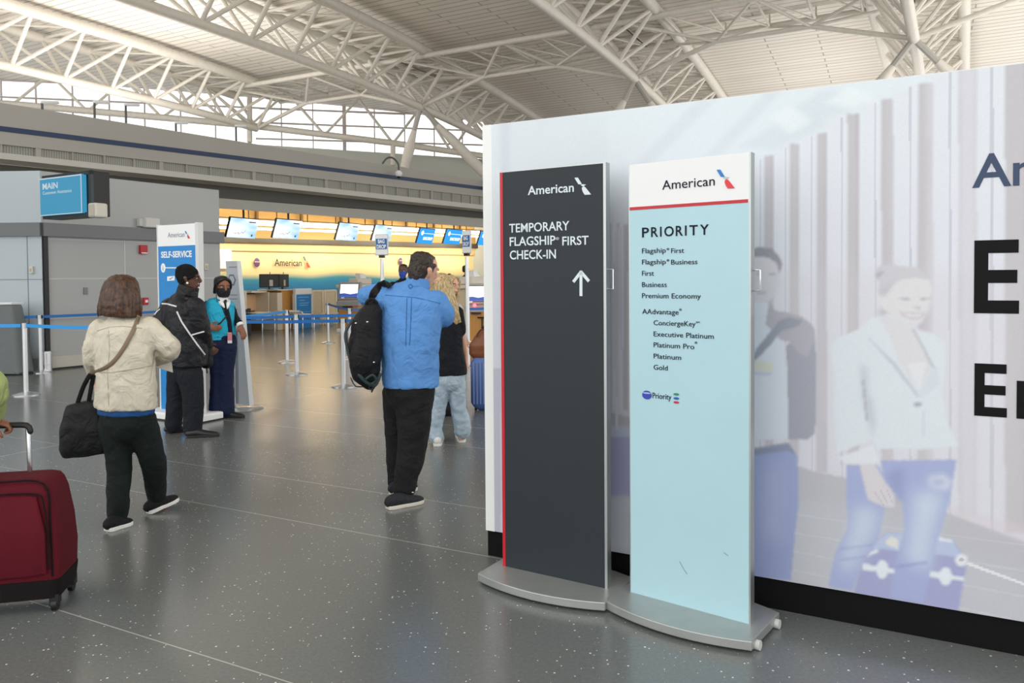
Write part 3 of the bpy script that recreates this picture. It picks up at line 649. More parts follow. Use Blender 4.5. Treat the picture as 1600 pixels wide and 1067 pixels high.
    paint([(1080, 770), (1120, 760), (1130, 850), (1030, 930), (1010, 920)], 'd0d9e1', 1, .9, o4); paint([(1010+22*cos(a_), 965+14*sin(a_)) for a_ in np.linspace(0, 6.28, 12)], 'a7b0bb', 1, 1, o4)
    paint([(785, 340), (830, 345), (880, 285), (980, 262), (1075, 268), (1088, 330), (1072, 430), (1040, 505), (1000, 530), (930, 505), (860, 465), (820, 440), (795, 410)], 'd9dade', 1, 1, o4)
    paint([(772, 265), (778, 205), (850, 188), (930, 200), (1000, 205), (1060, 240), (1078, 268), (985, 262), (900, 278), (850, 330), (815, 365), (785, 345), (800, 290)], 'c8c8d0', 1, 1, o4)
    paint([(775, 250), (790, 230), (830, 225), (810, 245), (785, 268)], 'aeb0bc', 1, .9, o4); paint([(800, 350), (850, 300), (870, 300), (820, 372)], 'b8b8c2', 2, .8, o4)
    paint([(905, 372), (965, 378), (965, 388), (905, 382)], 'a9a9b5', 1, .9, o4); paint([(1020, 375), (1080, 372), (1080, 384), (1025, 386)], 'a9a9b5', 1, .9, o4)
    paint([(985, 420), (1030, 425), (1025, 440), (990, 436)], 'c1bcc4', 1, .8, o4); paint([(905, 448), (940, 452), (1000, 458), (1055, 452), (1030, 490), (970, 492), (925, 475)], 'c2bbc5', 1, .8, o4); paint([(930, 460), (1000, 466), (1040, 460), (1020, 480), (960, 480)], 'e6e6ea', 1, .8, o4)
    paint([(785, 420), (820, 450), (830, 480), (790, 470)], 'b8b4be', 2, .7, o4); paint([(1040, 505), (1075, 430), (1060, 560), (1000, 540)], 'bdb9c4', 2, .6, o4)
    nse = np.random.RandomState(3).normal(1, .012, X.shape)[..., None]; img *= nse; img = np.clip(img*.94, 0, 1)
    me = bpy.data.meshes.new('printed_picture'); o = bpy.data.objects.new('printed_picture', me); COL.objects.link(o); o.parent = hoard
    n_ = np.array(hn); V_ = Pw-np.array(hA)+n_*.004
    idx = np.arange(ns*nz).reshape(nz, ns); F = np.stack([idx[:-1, :-1], idx[:-1, 1:], idx[1:, 1:], idx[1:, :-1]], -1).reshape(-1, 4)
    me.vertices.add(ns*nz); me.vertices.foreach_set('co', V_.reshape(-1)); me.loops.add(F.size); me.loops.foreach_set('vertex_index', F.reshape(-1))
    me.polygons.add(len(F)); me.polygons.foreach_set('loop_start', np.arange(0, F.size, 4)); me.polygons.foreach_set('loop_total', np.full(len(F), 4))
    me.update(); at = me.color_attributes.new('print', 'FLOAT_COLOR', 'POINT')
    at.data.foreach_set('color', np.concatenate([img, np.ones(X.shape+(1,))], -1).reshape(-1).astype(np.float32))
    m = mat('printed_vinyl', 'ffffff', .42); nt = m.node_tree; a_ = nt.nodes.new('ShaderNodeAttribute'); a_.attribute_name = 'print'
    nt.links.new(a_.outputs['Color'], nt.nodes['Principled BSDF'].inputs['Base Color']); me.materials.append(m)
make_mural()
def HP(x, y): return PL(x, y, hA, hn)
M_ink = mat('black_vinyl', '040406', .6, spec=.2); M_navy = mat('navy_vinyl', '23395a', .4)
def wallpoly(b, pts, off=.0045, th=.002): b.prism([HP(x, y)+hn*off for x, y in pts], hn*th)
b = MB(); b.k = 0
def txt_on(b, PLf, n, body, x0, y0, x1, ytop, bold=0., xd=None, off=.0015):
    """lettering whose left baseline, right end and cap height are measured on the photo"""
    a = PLf(x0, y0); d = xd; c = PLf(x1, y0); w = (c-a).dot(d); cap = PLf(x0, ytop).z-a.z
    b.text(body, a+n*off, d, w, cap, bold=bold, ext=.0012)
b.k = 1
def E_(x0, y0, x1, y1, s, mid, mx, sk):
    # sk: slope of horizontal strokes at top / bottom
    return [(x0, y0), (x1, y0+sk[0]), (x1, y0+s+sk[0]), (x0+s*1.15, y0+s), (x0+s*1.15, mid-s*.45), (mx, mid-s*.45), (mx, mid+s*.45), (x0+s*1.15, mid+s*.45), (x0+s*1.15, y1-s), (x1, y1-s+sk[1]), (x1, y1+sk[1]), (x0, y1)]
M_ = [M_navy, M_ink]
def letters(body, x, yb, yt, bold, s_end):
    a = HP(x, yb); cap = HP(x, yt).z-a.z; b.text(body, a+hn*.005, hd, None, cap, bold=bold, ext=.0012)
b.k = 0; letters('Am', 1519, 293, 243, .012, 0)
b.k = 1; txt_on(b, HP, hn, 'E', 1521.5, 486, 1592, 379, .02, hd, off=.005); txt_on(b, HP, hn, 'E', 1522, 646.5, 1573, 569.5, .02, hd, off=.005); txt_on(b, HP, hn, 'n', 1588, 650, 1641, 571, .03, hd, off=.005)
b.build('lettering', M_, hoard, smooth=False)

# ================================================================ FREESTANDING SIGNS
def emblem(b, PLf, n, o, s, cols=(0, 1, 2), off=.002, rx=1.):
    """slanted two part wing mark; o = pixel of its upper left, s = pixel height"""
    def pg(k, pts):
        b.k = k; b.prism([PLf(o[0]+x*s*rx, o[1]+y*s)+n*off for x, y in pts], n*.0012)
    pg(cols[0], [(0, .01), (.20, 0), (.25, .08), (.44, .38), (.36, .40), (.23, .39), (.06, .12)])
    pg(cols[1], [(.36, .43), (.50, .39), (.70, .42), (.60, .46), (.56, .52), (.44, .50)])
    pg(cols[2], [(.50, .53), (.56, .52), (.63, .56), (.78, .74), (.98, 1.0), (.60, 1.02), (.50, .86), (.44, .70), (.44, .60)])
def stand_sign(name, label, bl, br, tops, base_px):
    z0 = .055; A = H(*bl, z0); B = H(*br, z0); d = (B-A); w = d.length; d.normalize(); n = Vector((d.y, -d.x, 0))
    if n.y > 0: n = -n
    Pf = lambda x, y: PL(x, y, A, n)
    zt = sum(Pf(*q).z for q in tops)/2
    t = thing(name, label, 'sign', (A.x, A.y, 0)); th = .045
    return t, A, d, n, w, zt, th, Pf
def sign_base(t, A, d, n, w, th):
    x0, x1, f_, bk = -.065, w+.07, .155, -.2-.0
    def pl(z, gr=0.):
        pts = []
        for i in range(13):
            k = i/12; pts.append(A+d*(x0-gr+(x1-x0+2*gr)*k)+n*(f_+gr+.07*(1-(2*k-1)**2))+Z*(z-A.z))
        for i in range(13):
            k = 1-i/12; pts.append(A+d*(x0-gr+(x1-x0+2*gr)*k)-n*(.2+gr+.07*(1-(2*k-1)**2))+Z*(z-A.z))
        return pts
    b = MB(); b.prism(pl(.014), Z*.041); b.build('base', mat('sign_base_alu', 'a9adab', .38, .55, var=.06, vscale=9), t, smooth=False, bevel=.004)
    b = MB()
    for (k, e) in ((x1-.02, .10), (x1-.02, -.15), (x0+.02, .10), (x0+.02, -.15)): b.cyl(A+d*k+n*e+Z*(.022-A.z)-d*.03, A+d*k+n*e+Z*(.022-A.z)+d*.03, .0215, 14)
    for i, (k, e) in enumerate(((x1+.004, .10), (x1+.004, -.15), (x0-.004, .10), (x0-.004, -.15))):
        c = MB(); c.cyl(A+d*k+n*e+Z*(.022-A.z)-d*.014, A+d*k+n*e+Z*(.022-A.z)+d*.014, .021, 16); c.build('roller', mat('roller_plastic', 'c3c7c4', .4), t)
def handle(t, A, d, n, w, th, z1, z2):
    b = MB(); o = A+d*(w+.012)-n*th*.5
    b.tube([o+Z*(z1-A.z), o+d*.03+Z*(z1-A.z), o+d*.03+Z*(z2-A.z), o+Z*(z2-A.z)], .005, n=8); b.build('handle', M_chrome, t)
# --- dark sign
t, A, d, n, w, zt, th, Pf = stand_sign('freestanding_sign', 'dark charcoal freestanding sign with red edge stripe and upward arrow', (787, 884), (940, 918), ((781, 268), (943, 257)), None)
w += .018
b = MB(); b.prism([A, A+d*w, A+d*w+Z*(zt-A.z), A+Z*(zt-A.z)], -n*th); b.build('panel', mat('charcoal_panel', '2a3136', .5, spec=.3, var=.03, vscale=2), t, smooth=False)
b = MB(); b.prism([A+d*w, A+d*(w+.014), A+d*(w+.014)+Z*(zt-A.z), A+d*w+Z*(zt-A.z)], -n*(th+.002)); b.prism([A+Z*(zt-A.z), A+d*(w+.014)+Z*(zt-A.z), A+d*(w+.014)+Z*(zt-A.z+.005), A+Z*(zt-A.z+.005)], -n*(th+.002)); b.build('edge_frame', M_alu, t, smooth=False)
b = MB(); b.prism([A+n*.0005-d*.004, A+n*.0005+d*.014, A+n*.0005+d*.014+Z*(zt-A.z), A+n*.0005-d*.004+Z*(zt-A.z)], n*.002); b.build('red_stripe', mat('sign_red', 'bb1628', .35), t, smooth=False)
M_pale = mat('pale_lettering', 'd3dfe6', .4)
for rows in ((('American', 825, 304.6, 897, 291.4, .014),), (('TEMPORARY', 796, 363.4, 890, 350.2, .011),), (('FLAGSHIP', 796.8, 384.2, 868, 371, .012), ('®', 868.5, 375, 874, 371, .0), ('FIRST', 879, 383.2, 920, 370, .012)), (('CHECK-IN', 797, 405.2, 869, 391.9, .012),)):
    b = MB()
    for q in rows: txt_on(b, Pf, n, *q, d)
    b.build('lettering', M_pale, t, smooth=False)
b = MB()
def bar(b, Pf, n, p, q, r):
    a, c = Pf(*p), Pf(*q); e = (c-a).normalized(); s = n.cross(e)*r; b.prism([a-s+n*.001, c-s+n*.001, c+s+n*.001, a+s+n*.001], n*.0012)
bar(b, Pf, n, (908, 462.5), (908, 426), .008); bar(b, Pf, n, (896, 440.5), (908.6, 424), .008); bar(b, Pf, n, (920.5, 439.5), (907.4, 424), .008)
b.build('arrow', M_pale, t, smooth=False)
b = MB(); emblem(b, Pf, n, (898, 277.5), 26.5, (0, 0, 0)); b.build('emblem', M_pale, t, smooth=False)
sign_base(t, A, d, n, w, th); handle(t, A, d, n, w, th, Pf(943, 421).z, Pf(943, 451.5).z)
# --- priority sign
t, A, d, n, w, zt, th, Pf = stand_sign('freestanding_sign', 'pale aqua freestanding sign with white header reading PRIORITY', (986, 925), (1170, 975), ((986, 257), (1168, 238)), None)
zs = (Pf(987, 324).z+Pf(1167, 311).z)/2; zs2 = (Pf(987, 328).z+Pf(1167, 317).z)/2
def aqua():
    m = mat('aqua_panel', 'abcfd9', .35, var=.02, vscale=3); return m
b = MB(); b.prism([A, A+d*w, A+d*w+Z*(zs2-A.z), A+Z*(zs2-A.z)], -n*th); b.build('panel', aqua(), t, smooth=False)
b = MB(); b.prism([A+Z*(zs2-A.z), A+d*w+Z*(zs2-A.z), A+d*w+Z*(zt-A.z), A+Z*(zt-A.z)], -n*th); b.build('header', mat('header_white', 'e6e8e9', .35), t, smooth=False)
b = MB(); b.prism([A+Z*(zs2-A.z)+n*.0005, A+d*(w-.004)+Z*(zs2-A.z)+n*.0005, A+d*(w-.004)+Z*(zs-A.z)+n*.0005, A+Z*(zs-A.z)+n*.0005], n*.0015); b.build('red_stripe', mat('sign_red', 'bb1628', .35), t, smooth=False)
b = MB(); b.prism([A+d*w, A+d*(w+.008), A+d*(w+.008)+Z*(zt-A.z), A+d*w+Z*(zt-A.z)], -n*(th+.001)); b.prism([A-d*.005, A, A+Z*(zt-A.z), A-d*.005+Z*(zt-A.z)], -n*(th+.001)); b.build('edge_frame', M_alu, t, smooth=False)
M_text = mat('dark_lettering', '121b29', .7, spec=.25)
b = MB(); txt_on(b, Pf, n, 'American', 1035, 296.5, 1117, 282.3, 0., d); b.build('header_lettering', M_text, t, smooth=False)
b = MB(); emblem(b, Pf, n, (1120, 265), 29, (0, 1, 2)); b.build('emblem', [mat('wing_blue', '1b76bd', .4), mat('wing_grey', 'b5bcc4', .4), mat('wing_red', 'd9333f', .4)], t, smooth=False)
b = MB()
sx = Pf(1003.5, 370)
def prow(body, x0, yb, x1, cap, bold=0.): txt_on(b, Pf, n, body, x0, yb, x1, yb-cap, bold, d)
for i, ch in enumerate('PRIORITY'):
    xx = [1003.5, 1017.6, 1031.6, 1038.2, 1056.2, 1070.5, 1077.5, 1094][i]; x2 = [1014.2, 1028.6, 1034, 1053, 1067.3, 1073, 1090.5, 1107.7][i]
    a0 = Pf(1003.5, 370.7); p0 = Pf(xx, 360); p1 = Pf(x2, 360); cap = Pf(1003.5, 356).z-a0.z
    b.text(ch, a0+d*((p0-a0).dot(d))+n*.0015, d, (p1-p0).dot(d), cap, bold=.012, ext=.0012)
b.build('heading', M_text, t, smooth=False)
for rows in ((('Flagship', 1003.5, 395.8, 1040.5), ('®', 1042, 391, 1046), ('First', 1049, 395.5, 1069)), (('Flagship', 1003.5, 413.2, 1040.5), ('®', 1042, 408.5, 1046), ('Business', 1049, 413.3, 1090)), (('First', 1003.5, 430.8, 1022),), (('Business', 1003.5, 448.4, 1042),), (('Premium Economy', 1003.5, 465.6, 1095.3),), (('AAdvantage', 1003.8, 490.2, 1060.5), ('®', 1061.5, 485.5, 1065.5)), (('ConciergeKey', 1021.6, 507.8, 1087), ('SM', 1087.6, 504.6, 1093.6)), (('Executive Platinum', 1021.6, 525.3, 1115.5),), (('Platinum Pro', 1021.6, 542.2, 1085), ('®', 1085.8, 537, 1089.8)), (('Platinum', 1021.6, 559.8, 1064.5),), (('Gold', 1021.6, 577.2, 1043.5),), (('Priority', 1019.9, 621.8, 1049.2),)):
    b = MB()
    for body_, x0, yb, x1 in rows: prow(body_, x0, yb, x1, {'®': 3.4, 'SM': 2.4, 'Priority': 8.6}.get(body_, 7.6))
    b.build('lettering', M_text, t, smooth=False)
b = MB()
def disc(b, Pf, n, c, rx, ry, m=20, off=.0012):
    o = Pf(*c); s = o.y/1200; e = d; b.prism([o+e*(rx*s*cos(2*pi*i/m))+Z*(ry*s*sin(2*pi*i/m))+n*off for i in range(m)], n*.0012)
for k_, yy in enumerate((616.0, 622.4, 628.6)): b.k = 1+k_; disc(b, Pf, n, (1057, yy), 4.8, 1.9)
b.build('priority_bars', [M_text, mat('bar_green', '1d8a55', .4), mat('bar_blue', '1f56b5', .4), mat('bar_red', 'bf1f3f', .4)], t, smooth=False)
b = MB(); b.k = 0; disc(b, Pf, n, (1011, 617), 8.2, 6.9); b.k = 1; o = Pf(1011, 614); s = o.y/1200; b.prism([o+d*(7.2*s*cos(x))+Z*(1.2*s*sin(x))+n*.0026 for x in np.linspace(0, 6.2, 14)], n*.0006)
def orb():
    m = mat('orb_blue', '3242a8', .4); return m
b.build('alliance_emblem', [orb(), mat('orb_band', 'a9b5dd', .4)], t, smooth=False)
M_scr = mat('scuff_mark', '7d979c', .6)
for pts in ([(1062, 877), (1068, 888), (1074, 897)], [(1131, 863), (1138, 868)]):
    b = MB()
    for i in range(len(pts)-1): bar(b, Pf, n, pts[i], pts[i+1], .0012)
    b.build('scuff', M_scr, t, smooth=False)
sign_base(t, A, d, n, w, th); handle(t, A, d, n, w, th, Pf(1168, 422).z, Pf(1168, 454).z)

# ================================================================ TICKET HALL FURNITURE
M_wood = mat('oak_veneer', 'c78f45', .45, var=.12, vscale=14, stretch=(6, 6, .5)); M_stone = mat('cream_laminate', 'd8c8a8', .5, var=.04); M_brown = mat('brown_laminate', '6b5334', .5)
M_trimw = mat('cream_trim', 'e3d6bf', .45); M_blue = mat('sign_blue', '1a86d0', .4); M_blue2 = mat('deep_blue', '1668ae', .4)
def hall(u, v, z=0): return G(u, v, z)
def uof(x, v): return PV(x, 440, v).dot(U)
FR = -VV                                                        # direction the desks face
def rbox(name, m, par, u_a, u_b, v_a, v_b, z_a, z_b, bev=.01):
    b = MB(); b.box(G((u_a+u_b)/2, (v_a+v_b)/2, (z_a+z_b)/2), (abs(u_b-u_a), abs(v_b-v_a), z_b-z_a), U); return b.build(name, m, par, smooth=False, bevel=bev)
# check-in desk with the black terminal, and its baggage bay
ud0, ud1 = uof(430, 18.2), uof(454, 18.2)
t = thing('check_in_desk', 'oak check-in desk pedestal with black terminals on top', 'desk', G((ud0+ud1)/2, 18.4))
rbox('pedestal', M_wood, t, ud0+.1, ud1, 18.05, 18.8, 0, 1.26); rbox('side_panel', M_trimw, t, ud0-.12, ud0+.1, 18.0, 18.85, 0, 1.2); rbox('worktop', M_trimw, t, ud0-.1, ud1+.05, 18.0, 18.9, 1.26, 1.30)
rbox('plinth', M_dark, t, ud0-.1, ud1, 18.08, 18.75, 0, .08)
for i, x in enumerate((422, 443)):
    p = PV(x, 437, 18.5); t2 = thing('terminal', ('black desk terminal at the left of the check-in desk', 'black desk terminal at the right of the check-in desk')[i], 'monitor', G(p.dot(U), 18.5, 1.30), 'black desk terminals')
    ax = (U*1+VV*(.35 if i else -.35)).normalized(); c = G(p.dot(U), 18.5, 1.56)
    b = MB(); b.box(c+Z*.02, (.74, .05, .44), ax); b.build('back_shell', M_black, t2, smooth=False, bevel=.02)
    b = MB(); b.box(c-Z*.2+VV*.05, (.05, .05, .2), ax); b.box(c-Z*.245+VV*.05, (.22, .16, .02), ax); b.build('foot', M_black, t2, smooth=False)
    b = MB(); b.box(c+FR*.04-Z*.05, (.12, .02, .2), ax); b.build('label_plate', mat('label_grey', 'b9b4a8', .5), t2, smooth=False)
    b = MB(); b.tube([c+Z*.17, c+Z*.3], .012, n=6); b.build('antenna', M_black, t2)
ub0, ub1 = uof(398, 18.3), ud0-.16
t = thing('baggage_bay', 'brown baggage drop bay with a cream frame and notices beside the oak desk', 'counter', G((ub0+ub1)/2, 18.6))
rbox('back_panel', M_brown, t, ub0, ub1, 18.9, 19.0, .4, 1.2); rbox('left_wall', M_stone, t, ub0-1.2, ub0, 18.8, 19.0, .1, 1.18)
rbox('frame_top', M_trimw, t, ub0-.05, ub1, 18.4, 19.0, 1.2, 1.26); rbox('frame_base', M_trimw, t, ub0-.05, ub1, 18.2, 19.0, .34, .52, .04); rbox('frame_side', M_trimw, t, ub1-.06, ub1, 18.3, 19.0, .4, 1.22)
rbox('pedestal', M_brown, t, ub0+.25, ub1-.3, 18.3, 18.9, 0, .34); rbox('notice', mat('peach_notice', 'e8c29a', .6), t, ub0+.15, ub0+.6, 18.84, 18.88, .62, 1.16); rbox('tag_box', mat('amber_tag', 'd9a441', .5), t, ub0+.85, ub0+.98, 18.8, 18.88, .8, .98); rbox('notice', M_white, t, ub0+.75, ub0+1.0, 18.8, 18.87, 1.02, 1.12); rbox('tag_box', mat('amber_tag', 'd9a441', .5), t, ub0-.25, ub0-.1, 18.7, 18.8, .95, 1.16)
ux = uof(377, 17.2); t = thing('desk_screen_stand', 'dark stand with a small deep red screen behind the pale totem', 'screen', G(ux, 17.2))
rbox('body', M_black, t, ux-.25, ux+.35, 17.2, 17.5, 0, .78); rbox('screen', emis('deep_red_screen', '5c0d12', .5), t, ux-.3, ux+.1, 17.2, 17.26, .8, 1.25); rbox('bezel', M_trimw, t, ux+.1, ux+.2, 17.2, 17.28, .75, 1.3)
# low cream screens between the desks
for i, (xa, xb) in enumerate(((455, 463), (487, 504), (506, 525), (563, 596), (655, 690))):
    a, c = uof(xa, 18.6), uof(xb, 18.6); t = thing('low_partition', ('cream low partition between the oak desk and the blue info panel', 'cream low partition just right of the blue info panel', 'cream low partition left of the grey check-in kiosk', 'cream low partition behind the backpack', 'cream low partition behind the two blonde women')[i], 'partition', G((a+c)/2, 18.6), 'low partitions along the desks')
    rbox('panel', M_stone, t, a+.05, c-.05, 18.6, 18.66, .42, 1.16); rbox('top_rail', M_trimw, t, a, c, 18.57, 18.7, 1.16, 1.24); rbox('post', M_trimw, t, a-.02, a+.06, 18.57, 18.7, 0, 1.2); rbox('post', M_trimw, t, c-.06, c+.02, 18.57, 18.7, 0, 1.2); rbox('shelf', M_trimw, t, a, c, 18.5, 18.75, .36, .42)
a, c = uof(462, 17.8), uof(486, 17.8); t = thing('info_panel', 'blue information panel with a white top in front of the low partitions', 'sign', G((a+c)/2, 17.8))
rbox('panel', M_blue, t, a, c, 17.8, 17.9, .02, 1.12); rbox('header', M_white, t, a-.03, c+.03, 17.78, 17.92, 1.12, 1.32, .03); rbox('frame', M_white, t, a-.04, a, 17.78, 17.92, 0, 1.14); rbox('frame', M_white, t, c, c+.04, 17.78, 17.92, 0, 1.14)
M_pb = mat('pale_blue_print', '7cc0ea', .5)
b = MB(); o = G(a, 17.8)-VV*.004
for (x, z, w_) in ((.1, 1.03, .5), (.15, .93, .26), (.15, .84, .45), (.15, .77, .4)): b.box(o+U*(x+w_/2)+Z*z, (w_, .004, .025), U)
for q in ((.3, .55, .5, .012), (.3, .36, .3, .012)): b.box(o+U*(q[0]+q[2]/2)+Z*q[1], (q[2], .004, q[3]), U)
b.box(o+U*.8+Z*.46, (.012, .004, .19), U); b.build('printed_lines', M_pb, t, smooth=False)
# luggage scales
for i, x in enumerate((418, 465, 480)):
    if i == 1: x = 462
    p = uof(x, 17.0); t = thing('luggage_rail', ('bent steel luggage rail in front of the baggage bay', 'bent steel luggage rail in front of the oak desk', 'low steel luggage rail by the blue info panel')[i], 'rail', G(p, 17.0), 'luggage rails')
    z = .62 if i < 2 else .5
    for s_ in (-.25, .25):
        b = MB(); b.tube([G(p, 17+s_, 0), G(p, 17+s_, z-.08), G(p-.1, 17+s_, z), G(p-.7, 17+s_, z)], .025, n=8, sub=2); b.build('bent_tube', M_chrome, t)
    b = MB(); b.box(G(p-.4, 17, z+.03), (.55, .55, .03), U); b.build('tray', M_trimw, t, smooth=False, bevel=.01)
# overhead screens
cloudscreen('sky_screen', 'f0f4fa', '8db8e8', .75, .8); emis('azure_screen', '2492ee', .7); emis('screen_text_white', 'f5f9fc', .8)
SCR = [((362, 341), (405, 343), (398, 372), (356.5, 371)), ((433.5, 343), (472, 345.3), (467.5, 373), (429.5, 372)), ((531, 348.5), (562, 350.5), (557.5, 376), (526.5, 375)), ((587, 352), (614, 353.3), (609, 377), (583.5, 376)), ((656.5, 357), (679.5, 358.7), (675, 380.5), (651, 380)), ((698, 358.5), (722, 360), (718, 381.5), (694, 380.6)), ((751, 362), (774, 364), (770, 384), (747, 382.5))]
LB = ['pale cloud overhead screen nearest the grey service room', 'pale cloud overhead screen above the oak check-in desk', 'pale cloud overhead screen third from the left', 'pale cloud overhead screen behind the left bag drop sign', 'blue overhead screen reading BAG DROP left of the right bag drop pole', 'blue overhead screen partly behind the right bag drop sign', 'blue overhead screen cut by the edge of the advertising wall']
for i, q in enumerate(SCR):
    v = 19.2; P = [PV(x, y, v) for x, y in q]; zt, zb = (P[0].z+P[1].z)/2, (P[2].z+P[3].z)/2; ua_, ub_ = P[0].dot(U)-.0, P[1].dot(U)
    w_, h_ = ub_-ua_, zt-zb; tilt = Vector((FR.x*.94, FR.y*.94, -.34)).normalized(); up = U.cross(tilt)*-1
    if up.z < 0: up = -up
    c = G((ua_+ub_)/2-.12, v, (zt+zb)/2); t = thing('overhead_screen', LB[i], 'screen', c+Z*.3, 'overhead screens')
    b = MB(); b.box(c-tilt*.05, (w_+.05, .08, h_*1.04+.03), U, tilt, up); b.build('housing', M_black, t, smooth=False, bevel=.01)
    b = MB(); b.box(c, (w_, .03, h_*1.04), U, tilt, up); s_ = b.build('display', MATS['sky_screen'] if i < 4 else MATS['azure_screen'], t, smooth=False)
    o = c+tilt*.018
    if i < 4:
        b = MB()
        pts = [(-.32, -.26), (-.22, -.3), (-.15, -.22), (-.12, -.34), (-.02, -.2), (.02, -.27), (.1, -.12)]
        for k_ in range(len(pts)-1):
            a, e = [o+U*(p[0]*w_)+up*(p[1]*h_) for p in pts[k_:k_+2]]; b.tube([a, e], .008, n=4)
        b.box(o+U*(w_*.36)-up*(h_*.36), (.06, .01, .07), U, tilt, up); b.box(o+U*(w_*.28)+up*(h_*.36), (.28, .01, .035), U, tilt, up); b.build('screen_marks', mat('mark_slate', '6b7c90', .5), s_, smooth=False)
    else:
        b = MB(); b.text('BAG DROP', o-U*(w_*.18)-up*(h_*.25), U, w_*.62, h_*.2, up=up, bold=.03, ext=.004)
        b.ball(o-U*(w_*.32)+up*(h_*.22), (.1, .02, .11), (U, tilt, up), 10); b.box(o+U*(w_*.12)+up*(h_*.2), (w_*.7, .008, .02), U, tilt, up); b.build('screen_marks', MATS['screen_text_white'], s_, smooth=False)
    b = MB(); b.tube([c+up*(h_*.5)-tilt*.08, c+up*(h_*.5)-tilt*.08+Z*.55], .035, n=6); b.build('hanger', M_dark, t)
# wall logo, alliance emblems and the white poster on the back wall
bp = VV*21.41
def BWP(x, y): return PL(x, y, bp, VV)
t = thing('wall_logo', 'dark lettering with a wing mark on the cream back wall', 'logo', BWP(455, 410))
b = MB(); txt_on(b, BWP, -VV, 'American', 429, 415.2, 471.5, 404.5, .01, U); b.build('lettering', mat('logo_dark', '35302b', .5), t, smooth=False)
b = MB(); emblem(b, BWP, -VV, (473, 400.5), 17.5, (0, 1, 2), rx=.72); b.build('wing_mark', [mat('wing_slate', '5d7276', .5), mat('wing_tan', 'b89a7c', .5), mat('wing_orange', 'd8532a', .5)], t, smooth=False)
for i, (x, y) in enumerate(((401.5, 410), (626, 408))):
    c = BWP(x, y); t = thing('wall_emblem', ('round alliance emblem left of the wall logo', 'round alliance emblem above the head of the masked traveller')[i], 'emblem', c)
    b = MB(); b.ball(c, (.15, .02, .17), (U, VV, Z), 16); b.build('disc', mat('emblem_violet', '6a4a72', .4), t); b = MB(); b.box(c-VV*.03+Z*.02, (.26, .01, .035), U); b.build('band', mat('emblem_pale', 'd9b8b0', .4), t, smooth=False)
a, c = BWP(341, 389), BWP(361.5, 420); t = thing('wall_poster', 'white poster on the back wall above the agent', 'poster', (a+c)/2)
b = MB(); b.box((a+c)/2, ((c-a).dot(U), .03, a.z-c.z), U); b.build('sheet', mat('poster_white', 'f3eaf0', .5), t, smooth=False)
b = MB()
for k_ in range(4): b.box((a+c)/2-VV*.02-Z*(.02+.1*k_), (.5, .006, .012), U)
b.build('printed_lines', mat('poster_grey', 'cdbdc4', .5), t, smooth=False)

# ---- self check-in kiosks
def kiosk(lab, bx, by, face, zt, sw, sh, deep=.45, red=False, tilt=.25):
    o = H(bx, by); f = Vector((face[0], face[1], 0)).normalized(); r = Vector((-f.y, f.x, 0))
    t = thing('check_in_kiosk', lab, 'kiosk', o)
    b = MB(); b.box(o-f*deep/2+Z*.06, (sw*1.25, deep, .12), r); b.build('base', M_white, t, smooth=False, bevel=.02)
    b = MB(); b.box(o-f*(deep/2+.02)+Z*.46, (sw*1.12, deep*.8, .7), r); b.build('cabinet', M_wood, t, smooth=False, bevel=.015)
    g_ = mat('kiosk_grey', 'a7a8a6', .45); b = MB(); b.box(o-f*(deep/2)+Z*.88, (sw*1.3, deep*.85, .16), r); b.build('shelf', g_, t, smooth=False, bevel=.02)
    n = (f+Z*tilt).normalized(); up = (Z-f*tilt).normalized(); c = o-f*deep*.45+Z*(zt-sh*.62)
    b = MB(); b.box(c, (sw*1.28, .1, sh*1.4), r, n, up); b.build('head', g_, t, smooth=False, bevel=.03)
    b = MB(); b.box(c+n*.05, (sw*1.06, .03, sh*1.1), r, n, up); b.build('bezel', M_black, t, smooth=False, bevel=.01)
    b = MB(); b.box(c+n*.066, (sw, .012, sh), r, n, up); s_ = b.build('display', emis('kiosk_screen_white', 'f2f4fb', .8), t, smooth=False)
    b = MB(); q = c+n*.073-up*sh*.5; b.prism([q-r*sw*.5, q+r*sw*.5, q+r*sw*.5+up*sh*.3, q+r*sw*.1+up*sh*.22, q-r*sw*.25+up*sh*.3, q-r*sw*.5+up*sh*.26], n*.003); b.build('screen_band', emis('kiosk_blue', '3a55b0', .5), s_, smooth=False)
    b = MB(); b.box(c+n*.06-up*sh*.56+r*sw*-.32, (.09, .02, .05), r, n, up); b.build('card_slot', M_white, t, smooth=False)
    b = MB(); b.box(o-f*.02+Z*.78, (sw*.5, .12, .03), r); b.build('printer_slot', M_black, t, smooth=False)
    if red: b = MB(); b.ball(o+f*.05+Z*.97-r*.02, .04); b.build('red_lamp', emis('red_lamp', 'ff3040', 6), t); b = MB(); b.tube([o-f*.0+Z*.0+r*.15, o+Z*.68+r*.15], .02, n=8); b.tube([o+Z*.68+r*.05, o+Z*.68+r*.3], .02, n=6); b.build('scanner_stand', M_black, t)
    return t, o, f, r
kiosk('grey check-in kiosk with a lit screen left of the blue shirted man', 543, 520, (-.25, -1), 1.5, .58, .40)
t_, ko, kf, kr = kiosk('grey check-in kiosk with a red lamp beside the advertising wall', 744, 541, (-.15, -1), 1.45, .44, .36, red=True)
kiosk('grey check-in kiosk mostly hidden behind the blonde women', 700, 528, (-.15, -1), 1.45, .44, .36)
